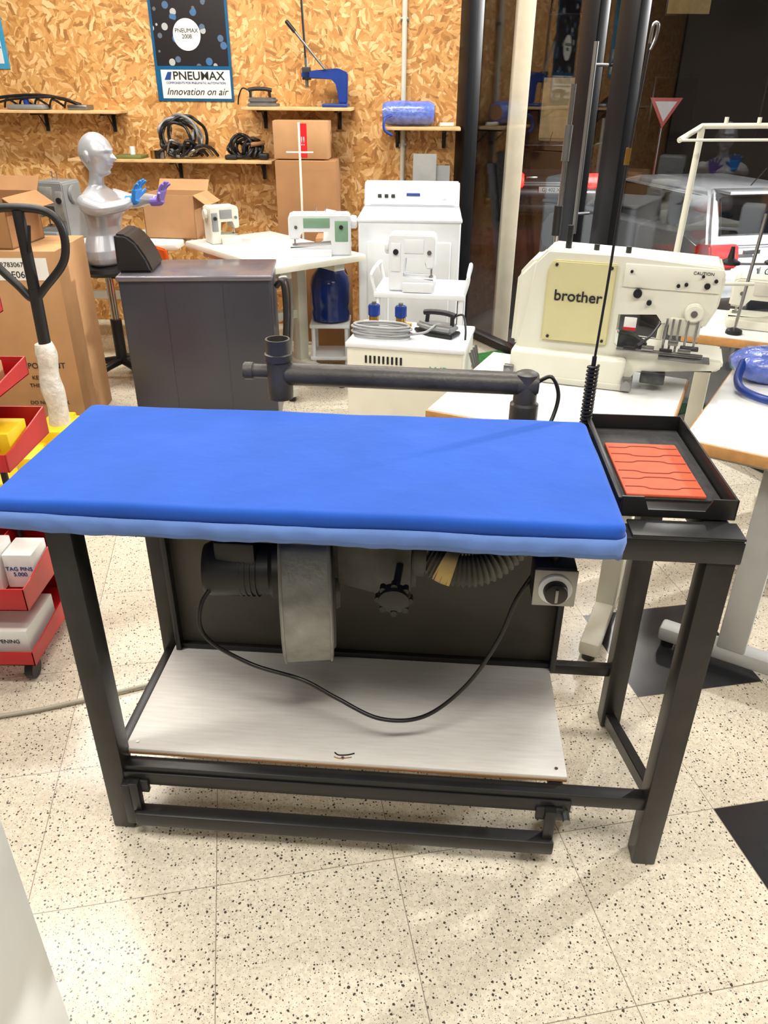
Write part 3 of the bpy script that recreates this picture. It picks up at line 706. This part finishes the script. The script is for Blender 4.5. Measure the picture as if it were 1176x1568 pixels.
box(g,"tool_head",(-2.05,-.18,1.401),(-1.92,-.06,1.43),steel,.006);box(g,"tool_case",(-2.44,-.2,1.401),(-2.2,-.05,1.43),greym,.01)
cyl(g,"blue_valve",(-2.33,-.14,1.43),(-2.33,-.14,1.475),.018,bluep)
for i in range(5):
    x=-2.5+i*.1;tube(g,"tangle",[(x,-.1,1.412),(x+.05,-.15,1.46),(x+.1,-.1,1.42)],.007,blk,seg=6)
g=W("hose_bundle")
for i in range(6):
    r=.11+.012*random.uniform(-1,1);c=(-1.33+random.uniform(-.05,.05),-.12,1.124+r+.012)
    tube(g,"loop",[(a,b,max(1.134,z)) for a,b,z in ring(c,r,14,'y',.05)],.010,[greyhose,blk,blk,greyhose,blk,greym][i],closed=True,n=4,seg=8)
for i in range(8):
    x=-1.45+i*.035;tube(g,"coil_low",[(x-.06,-.15,1.137),(x-.02,-.18,1.17+.03*(i%3)),(x+.05,-.13,1.19),(x+.09,-.09,1.137)],.010,[blk,blk,steel,blk][i%4],seg=8)
for i in range(3):cyl(g,"connector",(-1.53+i*.03,-.16,1.122),(-1.53+i*.03,-.16,1.17),.018,[brass,blk,steel][i])
g=W("cable_bundle")
for i in range(9):
    r=random.uniform(.04,.07);c=(-.93+random.uniform(-.07,.07),-.12+random.uniform(-.03,.03),1.134+r)
    tube(g,"cable_loop",ring(c,r,10,'y',.03),.010,blk,closed=True,n=4,seg=8)
box(g,"plug",(-.83,-.17,1.121),(-.77,-.1,1.16),blk,.01);box(g,"socket",(-1.05,-.19,1.121),(-.97,-.13,1.15),rubber,.01)
cyl(g,"brown_tube",(-.88,-.15,1.21),(-.80,-.1,1.22),.014,card2)
g=W("shelf_clutter");box(g,"flat_case",(-1.78,-.2,1.121),(-1.60,-.05,1.14),M("olive_case",(110,115,60),.5,0,.1),.004);cyl(g,"small_bottle",(-1.68,-.12,1.141),(-1.68,-.12,1.19),.018,white)
box(g,"flat_bar",(-1.95,-.2,1.121),(-1.8,-.07,1.132),steel,.003)
gi=grp("vintage_iron",(-.79,5.54,1.432),5,s=.9);iron("",gi,None,0,1,steel)
g=W("hole_punch_press")
box(g,"base",(-.40,-.2,1.431),(-.24,-.04,1.45),bluep,.005)
prism(g,"frame",[(-.30,1.45),(-.245,1.45),(-.24,1.62),(-.30,1.645),(-.53,1.625),(-.53,1.59),(-.34,1.59),(-.31,1.56)],'y',-.15,-.10,bluep,.006)
cyl(g,"ram",(-.50,-.125,1.54),(-.50,-.125,1.70),.010,steel);box(g,"ram_block",(-.525,-.15,1.58),(-.475,-.1,1.65),blk,.004)
cyl(g,"tall_rod",(-.50,-.125,1.62),(-.52,-.125,2.1),.007,blk)
cyl(g,"lever",(-.38,-.16,1.64),(-.58,-.16,1.86),.008,steel);cyl(g,"lever_grip",(-.555,-.16,1.832),(-.61,-.16,1.892),.012,blk,bev=.004)
g=W("film_wrapped_roll")
lathe(g,"roll",[(.02,-.005),(.055,0),(.068,.03),(.072,.12),(.068,.2),(.071,.29),(.055,.325),(.02,.33)],(-.02,-.125,1.40),bluefilm,ax=(1,0,0))
cyl(g,"roll_end",(.305,-.125,1.40),(.315,-.125,1.40),.045,card2);tube(g,"blue_hook",[(.04,-.22,1.39),(.0,-.255,1.37),(.0,-.265,1.31),(.05,-.265,1.28)],.009,bluep,seg=8)
cyl(g,"cream_tube",(.345,-.15,1.338),(.43,-.12,1.338),.012,cream)
ptape=M("packing_tape",(200,165,115),.25,0,.05)
def carton(name,lo,hi,m=card,rz=0,tape=True,flaps=False):
    c=Vector(((lo[0]+hi[0])/2,(lo[1]+hi[1])/2,lo[2]));s=Vector(hi)-Vector(lo)
    g=grp(name,tuple(c),rz);a,b=s.x/2,s.y/2
    if not flaps:box(g,"carton_body",(-a,-b,0),(a,b,s.z),m,.004)
    else:
        box(g,"bottom",(-a,-b,0),(a,b,.006),m,0)
        box(g,"side_f",(-a,-b,0),(a,-b+.006,s.z),m,0);box(g,"side_b",(-a,b-.006,0),(a,b,s.z),m,0)
        box(g,"side_l",(-a,-b,0),(-a+.006,b,s.z),m,0);box(g,"side_r",(a-.006,-b,0),(a,b,s.z),m,0)
        box(g,"flap_r",(a-.01,-b,s.z-.03),(a+.09,b,s.z-.026),m,0,rot=(0,35,0));box(g,"flap_b",(-a,b-.01,s.z+.02),(a,b+.08,s.z+.024),m,0,rot=(50,0,0))
    if tape and not flaps:
        box(g,"tape_top",(-a,-.025,s.z),(a,.025,s.z+.0008),ptape,0);box(g,"seam",(-a-.0005,-.001,s.z*.98),(a+.0005,.001,s.z+.0012),card2,0)
    return g
carton("cardboard_box",(-.69,5.22,0),(-.31,5.50,1.14),card2,-3)
g=carton("cardboard_box",(-.70,5.27,1.146),(-.36,5.47,1.36),card,-3)
box(g,"red_label",(-.01,-.102,.01),(.04,-.1,.2),redtape,0);text(g,"label_mark","!!",(.015,-.103,.1),.07,paper,sx=.7)
carton("cardboard_box",(-1.46,4.93,.722),(-1.14,5.2,.97),card,-6,flaps=True)
g=carton("cardboard_box",(-2.45,3.62,0),(-1.52,4.05,.88),card,2)
for t,x,z,s in(("8052783067805",.26,.82,.03),("23E0600",.28,.775,.042),("IMPORTANT",.30,.34,.04),("KEEP DRY",.3,.28,.028),("THIS SIDE UP",.3,.24,.028),("DO NOT STACK",.3,.15,.026)):text(g,"print",t,(x,-.2175,z),s,ink)
box(g,"label",(.14,-.2165,.75),(.42,-.2155,.85),paper,0)
carton("cardboard_box",(-2.30,3.68,.882),(-1.70,4.0,1.10),card2,-4,flaps=True)
g=carton("cardboard_box",(-.45,5.0,0),(-.22,5.25,.62),card2,3);text(g,"print","NOVA",(0,-.126,.52),.06,ink)
carton("cardboard_box",(-.44,5.0,.622),(-.26,5.2,.72),card,0)
g=grp("thread_stand",(-.52,5.05,0),0);cyl(g,"pole",(0,0,0),(0,0,1.36),.007,cream);cyl(g,"cross",(-.08,0,1.2),(.08,0,1.2),.005,cream);lathe(g,"foot",[(.07,0),(.06,.02),(.01,.03)],(0,0,0),cream2)
g=grp("leaning_metal_sheet",(.16,5.25,.0),-3);prism(g,"sheet",[(0,0),(.012,0),(.22,1.17),(.208,1.17)],'x',0,.15,steel,.001)
prism(g,"sheet_b",[(.02,0),(.03,0),(.235,1.10),(.225,1.10)],'x',.10,.24,greym,.001)
g=grp("water_bottle",(-.335,4.68,.30),0)
lathe(g,"bottle",[(.09,0),(.115,.01),(.12,.05),(.112,.08),(.12,.11),(.12,.22),(.11,.26),(.06,.32),(.035,.335),(.035,.37),(.03,.375)],(0,0,0),blued)
g2=grp("bottle_stand",(-.335,4.68,0),0);box(g2,"plate",(-.12,-.12,.275),(.12,.12,.298),white,.004)
for x in(-.10,.10):
    for y in(-.10,.10):cyl(g2,"leg",(x,y,0),(x,y,.28),.012,white)
box(g2,"lower_plate",(-.12,-.12,.08),(.12,.12,.1),white,.003)
g=grp("orange_chair",(-1.14,4.52,0),130)
box(g,"seat",(-.17,-.17,.42),(.17,.17,.445),orange,.02,seg=4)
prism(g,"backrest",[(.15,.50),(.165,.50),(.195,.775),(.18,.78)],'x',-.16,.16,orange,.006,3)
for x in(-.15,.15):
    for y in(-.15,.15):cyl(g,"leg",(x,y,.42),(x*1.1,y*1.1,0),.010,chrome)
    tube(g,"back_rod",[(x,.15,.42),(x,.17,.5),(x,.18,.6)],.009,chrome,seg=8)
# ------------------------------------------------------------------ stool + mannequin
st=grp("office_stool",(-1.56,4.42,0),10)
lathe(st,"seat",[(.10,0),(.15,.01),(.165,.03),(.16,.05),(.12,.06)],(0,0,.615),blk)
cyl(st,"gas_lift",(0,0,.12),(0,0,.62),.022,chrome);cyl(st,"lift_cover",(0,0,.10),(0,0,.36),.032,blk)
tube(st,"lever",[(0,0,.6),(.12,-.08,.59),(.18,-.12,.57)],.006,blk,seg=8)
for k in range(5):
    a=2*pi*k/5+.3;e=Vector((.23*math.cos(a),.23*math.sin(a),.07))
    tube(st,"base_arm",[(0,0,.12),(e.x*.5,e.y*.5,.105),(e.x,e.y,.075)],.02,blk,seg=8,radii=[.026,.02,.014])
    n=Vector((-math.sin(a),math.cos(a),0))*.018
    cyl(st,"caster",tuple(Vector((e.x,e.y,.028))-n),tuple(Vector((e.x,e.y,.028))+n),.028,blk,bev=.004)
mq=grp("mannequin_torso",(-1.545,4.42,.677),-14)
bm=bmesh.new()
loftz(bm,[(0,0,.0,.080,.120),(0,0,.012,.092,.135),(0,0,.04,.100,.146),(0,0,.08,.100,.146),(0,0,.12,.092,.132),(.002,0,.16,.082,.116),(.006,0,.20,.082,.114),(.010,0,.24,.090,.124),(.014,0,.28,.096,.136),(.012,0,.315,.090,.142),(.004,0,.345,.074,.138),(-.002,0,.368,.058,.112),(-.004,0,.386,.047,.075),(-.002,0,.402,.040,.046),(.004,0,.43,.037,.039),(.010,0,.46,.037,.037),(.012,0,.49,.037,.037)],40)
for sy in(-1,1):
    e=bmesh.new();bmesh.ops.create_uvsphere(e,u_segments=18,v_segments=12,radius=1)
    for v in e.verts:v.co=Vector((v.co.x*.030+.082,v.co.y*.055+sy*.052,v.co.z*.042+.292))
    me=bpy.data.meshes.new("e");e.to_mesh(me);e.free();bm.from_mesh(me)
def arm(sy,end):
    P=cat([(-.005,sy*.128,.335),(.03,sy*.155,.318),(.10,sy*.168,.305),(.165,sy*.150,.312),(.22,sy*.115,.325),end],7)
    rad=[.040,.044,.037,.032,.030,.020];R=[]
    for i in range(len(P)):
        t=i/(len(P)-1)*5;k=min(int(t),4);R.append(rad[k]*(1-(t-k))+rad[k+1]*(t-k))
    sweep(bm,P,R,18)
eL=Vector((.25,-.085,.345));eR=Vector((.31,.06,.335))
arm(-1,eL);arm(1,eR)
hb=bmesh.new();bmesh.ops.create_icosphere(hb,subdivisions=6,radius=1)
for v in hb.verts:
    x,y,z=v.co.normalized()
    rx=.094;ry=.073;rz=.108
    wy=1+(.34*z if z<0 else 0);wx=1+(.06*z if z<0 else 0)
    q=Vector((x*rx*wx,y*ry*wy,z*rz))
    if x<0 and z<0:q.x*=1+.35*z
    Y=y*ry;Z=z*rz
    def gb(yc,zc,sy,sz,a): return a*math.exp(-((Y-yc)/sy)**2-((Z-zc)/sz)**2) if x>0 else 0
    q.x+=gb(0,-.020,.011,.013,.022)+gb(0,-.004,.008,.018,.012)
    q.x+=gb(.028,.004,.015,.010,-.012)+gb(-.028,.004,.015,.010,-.012)
    q.x+=gb(.028,.002,.011,.006,.006)+gb(-.028,.002,.011,.006,.006)
    q.x+=gb(0,.024,.045,.009,.006)
    q.x+=gb(0,-.047,.020,.0045,.010)+gb(0,-.058,.017,.005,.010)+gb(0,-.0525,.02,.0022,-.004)
    q.x+=gb(0,-.070,.02,.006,-.004)+gb(0,-.088,.026,.013,.018)
    q.x+=gb(.045,-.02,.015,.02,.004)+gb(-.045,-.02,.015,.02,.004)
    v.co=q+Vector((.024,0,.548))
me=bpy.data.meshes.new("h");hb.to_mesh(me);hb.free();bm.from_mesh(me)
for sy in(-1,1):
    e=bmesh.new();bmesh.ops.create_uvsphere(e,u_segments=14,v_segments=10,radius=1)
    for v in e.verts:v.co=Vector((v.co.x*.016+.012,v.co.y*.009+sy*.072,v.co.z*.028+.543))
    me=bpy.data.meshes.new("e");e.to_mesh(me);e.free();bm.from_mesh(me)
o=fin(bm,"body",mq,mannm,True)
rm=o.modifiers.new("r",'REMESH');rm.mode='VOXEL';rm.voxel_size=.003;rm.use_smooth_shade=True
sm=o.modifiers.new("s",'SMOOTH');sm.iterations=3
def hand(name,w,sy,m):
    hb=bmesh.new()
    up=Vector((.35,0,1)).normalized();rt=Vector((0,1,0));nrm=Vector((1,0,-.35)).normalized()
    sweep(hb,cat([w-Vector((.045,0,.003)),w,w+up*.014+nrm*.008],5),.024,14)
    base=w+nrm*.006
    for k in range(5):
        t=(k-2)/2;sweep(hb,cat([base+rt*t*.010,base+up*.03+rt*t*.022,base+up*.060+rt*t*.027],4),.0125,10)
    for k in range(4):
        t=(k-1.5)/1.5*sy;b0=base+up*.056+rt*t*.027;ln=[.052,.060,.056,.044][k]
        dr=(up+rt*t*.30).normalized()
        sweep(hb,cat([b0,b0+dr*ln*.4+nrm*.003,b0+dr*ln*.75+nrm*.010,b0+dr*ln+nrm*.020],4),[.0088-.0026*i/12 for i in range(13)],10)
    th=base+up*.018-rt*sy*.020
    sweep(hb,cat([th,th+up*.020-rt*sy*.024+nrm*.008,th+up*.042-rt*sy*.040+nrm*.016],5),[.0115-.0035*i/10 for i in range(11)],10)
    o=fin(hb,name,mq,m,True);r=o.modifiers.new("r",'REMESH');r.mode='VOXEL';r.voxel_size=.0022;r.use_smooth_shade=True
    s=o.modifiers.new("s",'SMOOTH');s.iterations=4
hand("hand_gloved_blue",eL+Vector((.012,0,0)),-1,gblue);hand("hand_gloved_purple",eR+Vector((.012,0,-.01)),1,gpur)
# ------------------------------------------------------------------ pallet jack
J=grp("pallet_jack",(-1.40,3.08,0),0)
tube(J,"handle_loop",[(.0,0,.80),(-.05,0,.85),(-.13,0,.95),(-.15,0,1.06),(-.11,0,1.125),(.0,0,1.14),(.12,0,1.125),(.165,0,1.06),(.15,0,.95),(.06,0,.85)],.016,blk,closed=True,n=8,seg=12)
cyl(J,"shaft_upper",(.01,0,.80),(.01,0,1.13),.022,blk);cyl(J,"shaft",(.0,0,.27),(.01,0,.84),.024,blk)
tube(J,"wrap",[(.0,-.0,.27),(.004,0,.36),(-.004,0,.46),(.004,0,.56),(.0,0,.62)],.04,film,radii=[.045,.04,.047,.038,.043,.034],seg=16)
cyl(J,"trigger",(.03,-.02,.98),(.05,-.02,1.08),.006,blk)
box(J,"pump_block",(-.09,-.1,.10),(.09,.1,.27),yellow,.015);cyl(J,"steer_wheel_l",(-.01,-.09,.09),(-.01,-.04,.09),.09,rubber,bev=.006);cyl(J,"steer_wheel_r",(-.01,.04,.09),(-.01,.09,.09),.09,rubber,bev=.006)
for y in(-.20,.20):box(J,"fork",(-1.1,y-.08,.075),(-.05,y+.08,.115),yellow,.01);cyl(J,"fork_wheel",(-1.0,y-.04,.04),(-1.0,y+.04,.04),.038,rubber)
box(J,"yoke",(-.10,-.26,.11),(-.03,.26,.22),yellow,.01)
# ------------------------------------------------------------------ red display rack
K=grp("red_display_rack",(-1.62,1.72,0),0)
def tray(p,n,lo,hi,m,t=.004):
    box(p,n+"_floor",(lo[0],lo[1],lo[2]),(hi[0],hi[1],lo[2]+t),m,.001)
    box(p,n+"_back",(lo[0],hi[1]-t,lo[2]),(hi[0],hi[1],hi[2]),m,.001)
    box(p,n+"_front",(lo[0],lo[1],lo[2]),(hi[0],lo[1]+t,lo[2]+(hi[2]-lo[2])*.6),m,.001)
    for x in(lo[0],hi[0]-t):
        prism(p,n+"_side",[(lo[1],lo[2]),(hi[1],lo[2]),(hi[1],hi[2]),(lo[1]+.04,lo[2]+(hi[2]-lo[2])*.6),(lo[1],lo[2]+(hi[2]-lo[2])*.6)],'x',x,x+t,m)
for i,(z,y0,y1,xr,hh) in enumerate(((.08,0,.40,.62,.08),(.26,.02,.40,.63,.12),(.68,.04,.30,.665,.08),(.86,.06,.28,.655,.05),(1.03,.09,.28,.625,.05))):
    tray(K,"tray",(0,y0,z),(xr,y1,z+hh),red)
    for j in range(1,4):box(K,"divider",(xr*j/4,y0+.01,z+.004),(xr*j/4+.003,y1-.01,z+hh*.8),red,0)
for x in(.03,.50):cyl(K,"upright",(x,.31,.3),(x,.31,1.12),.010,black)
box(K,"lower_back",(.0,.402,.06),(.62,.412,.38),red,.003);box(K,"upright_foot",(.0,.30,.36),(.62,.41,.38),red,.002)
for x in(.04,.58):
    for y in(.05,.36):cyl(K,"caster",(x-.012,y,.03),(x+.012,y,.03),.03,blk);cyl(K,"caster_fork",(x,y,.03),(x,y,.09),.012,steel)
def pbox(n,lo,hi,t,sz,m=paper,tm=inkb):
    box(K,n,lo,hi,m,.003);text(K,n+"_text",t,((lo[0]+hi[0])/2,lo[1]-.001,(lo[2]+hi[2])/2),sz,tm)
pbox("belt_carton",(.36,.03,.09),(.60,.22,.18),"ABRASIVE SHARPENING\nBELTS",.018,paper,ink)
pbox("tag_pin_box",(.44,.10,.27),(.53,.2,.40),"TAG PINS\n5.000",.02);pbox("tag_pin_box_b",(.535,.12,.27),(.62,.22,.38),"TAG PINS\n5.000",.018)
pbox("tool_pack",(.46,.09,.69),(.58,.2,.75),"KIT",.03,blk,paper);pbox("yellow_pack",(.585,.09,.69),(.655,.2,.765),"5",.04,yellow,red)
pbox("wood_pack",(.42,.09,.87),(.62,.22,.92),"THREAD",.03,card,ink)
pbox("upper_pack",(.40,.12,1.04),(.55,.24,1.09),"OIL",.03,paper,ink)
# ------------------------------------------------------------------ white counter (near, bottom-left)
g=grp("white_display_counter",(-.515,.735,0),0)
box(g,"carcass",(-.62,-.60,.02),(-.012,-.012,.722),whitet,.003);box(g,"counter_top",(-.64,-.62,.722),(0,0,.75),white,.004)
box(g,"plinth",(-.6,-.58,0),(-.03,-.03,.03),greym,0);box(g,"door_gap",(-.32,-.0125,.04),(-.317,-.011,.70),greym,0)
# ------------------------------------------------------------------ outside
asph=M("asphalt",(38,38,40),.8,0,.2,30,.2,80)
g=grp("street_ground");box(g,"road",(-6,6.2,-1.0),(30,40,-.8),asph,0)
box(g,"road_side",(3.2,-5,-1.0),(30,6.2,-.8),asph,0)
fac=M("facade",(16,15,16),.9,0,.2,1)
g=grp("street_building",(14,26,-.8),0);box(g,"facade",(-20,0,0),(20,.5,9),fac,0)
winm=M("lit_window",(180,150,95),.4,0,.3,3,emit=.2)
for i in range(10):
    x=-16+i*3.3
    for z in(1.0,4.2):
        box(g,"window_frame",(x-.05,-.06,z-.05),(x+1.25,-.0,z+1.65),framem,.01);box(g,"window_pane",(x,-.07,z),(x+1.2,-.05,z+1.6),winm if (i*7+int(z))%5==0 else glassd,0)
g=grp("exterior_column",(.845,5.62,-.8),0);box(g,"shaft",(-.055,-.055,0),(.055,.055,3.9),creamcol,.01);box(g,"base",(-.07,-.07,0),(.07,.07,.12),creamcol,.01);box(g,"cap",(-.08,-.08,3.8),(.08,.08,3.92),creamcol,.01)
def car(name,loc,rz,body,lamp):
    g=grp(name,loc,rz)
    w=.88
    prism(g,"lower_body",[(.05,.22),(4.0,.22),(4.12,.4),(4.1,.62),(3.9,.78),(3.0,.92),(.5,.98),(.12,.95),(.0,.75),(-.02,.45)],'x',-w,w,body,.07,4)
    bm=bmesh.new()
    def ringv(y0,y1,z,hw):return [bm.verts.new(q) for q in((-hw,y0,z),(hw,y0,z),(hw,y1,z),(-hw,y1,z))]
    rs=[ringv(.10,3.05,.90,.84),ringv(.25,2.75,1.12,.78),ringv(.48,2.25,1.38,.66),ringv(.62,2.05,1.43,.58)]
    for a,b in zip(rs,rs[1:]):
        for k in range(4):bm.faces.new((a[k],a[(k+1)%4],b[(k+1)%4],b[k]))
    bm.faces.new(rs[-1]);bm.faces.new(rs[0][::-1])
    bmesh.ops.bevel(bm,geom=bm.edges[:],offset=.035,segments=3,affect='EDGES',clamp_overlap=True)
    auto(fin(bm,"cabin",g,body),50)
    def quad(n,q,m,t=.01):
        bm=bmesh.new();vs=[bm.verts.new(a) for a in q];bm.faces.new(vs);o=fin(bm,n,g,m);md=o.modifiers.new("s",'SOLIDIFY');md.thickness=t;md.offset=0
    quad("rear_window",[(-.68,.165,1.02),(.68,.165,1.02),(.58,.42,1.35),(-.58,.42,1.35)],glassd,.04)
    for s in(-1,1):
        quad("side_window",[(s*.815,.75,1.02),(s*.815,2.75,1.0),(s*.675,2.2,1.34),(s*.68,.85,1.34)],glassd,.05)
        prism(g,"tail_lamp",[(-.04,.72),(.22,.78),(.26,.93),(.0,.96),(-.045,.84)],'x',s*.55 if s>0 else -.895,.895 if s>0 else -.55,lamp,.02)
        for y in(.75,3.35):
            cyl(g,"tyre",(s*.72,y,.31),(s*.895,y,.31),.31,rubber,bev=.02);cyl(g,"rim",(s*.88,y,.31),(s*.9,y,.31),.2,chrome,bev=.01)
    box(g,"number_plate",(-.26,-.035,.62),(.26,-.015,.73),paper,.003);text(g,"plate_text","GJ 402 XN",(0,-.037,.675),.09,ink)
    box(g,"bumper_trim",(-.75,-.05,.28),(.75,.02,.42),blk,.02);cyl(g,"aerial",(0,.75,1.42),(0,.55,1.62),.006,blk)
    box(g,"spoiler",(-.56,.30,1.39),(.56,.62,1.425),body,.015);box(g,"rear_badge",(-.5,-.02,.86),(-.3,-.005,.90),chrome,.003)
    return g
car("white_hatchback_car",(4.15,8.35,-.8),14,carw,tail)
car("dark_parked_car",(3.1,15.5,-.8),0,card_,tailon)
g=grp("yield_sign",(5.1,16.0,-.8),0);cyl(g,"pole",(0,0,0),(0,0,1.9),.03,steel)
prism(g,"sign_red",[(-.3,2.2),(.3,2.2),(0,1.7)],'y',-.05,-.035,red);prism(g,"sign_white",[(-.2,2.14),(.2,2.14),(0,1.81)],'y',-.055,-.049,paper)
def added_street_lamp(x,y,e,hgt=4.5,c=(1,.97,.93)):  # unseen lamps, added to light the car and street outside
    g=grp("added_street_lamp",(x,y,-.8),0);cyl(g,"mast",(0,0,0),(0,0,hgt),.05,steel,r2=.03);box(g,"lamp_head",(-.35,-.08,hgt-.03),(.1,.08,hgt+.05),greym,.02)
    ld=bpy.data.lights.new("added_street_light",'POINT');ld.energy=e;ld.shadow_soft_size=.15;ld.color=c;o=bpy.data.objects.new("added_street_light",ld);col.objects.link(o);o.parent=g;o.location=(-.2,0,hgt-.15)
added_street_lamp(6.6,5.0,2400,4.0);added_street_lamp(1.0,13.0,150)
g=grp("added_column_lamp",(1.75,5.1,2.75),ga)  # unseen lamp, added to brighten the cream column and, a little, the car
box(g,"lamp_body",(-.1,-.03,-.04),(.1,.08,.04),greym,.01);box(g,"lamp_arm",(-.02,-.75,.02),(.02,-.02,.04),greym,.005)
ld=bpy.data.lights.new("added_column_light",'POINT');ld.energy=90;ld.shadow_soft_size=.08;ld.color=(1,.95,.88);o=bpy.data.objects.new("added_column_light",ld);col.objects.link(o);o.parent=g;o.location=(0,.12,-.08)
# ------------------------------------------------------------------ world & camera
w=bpy.data.worlds.new("night");bpy.context.scene.world=w;w.use_nodes=True
w.node_tree.nodes["Background"].inputs[0].default_value=(.008,.009,.012,1);w.node_tree.nodes["Background"].inputs[1].default_value=1
cd=bpy.data.cameras.new("camera");cam=bpy.data.objects.new("camera",cd);col.objects.link(cam)
cd.sensor_fit='VERTICAL';cd.sensor_height=36;cd.sensor_width=27;cd.lens=1660/2212*36;cd.clip_end=200;cd.clip_start=.02
cam.matrix_world=Matrix.Translation((0,0,1.55))@Matrix.Rotation(math.radians(61),4,'X')@Matrix.Rotation(math.radians(.46),4,'Z')
bpy.context.scene.camera=cam
try:
    bpy.context.scene.view_settings.view_transform='Standard';bpy.context.scene.view_settings.look='None'
except Exception as e: print(e)
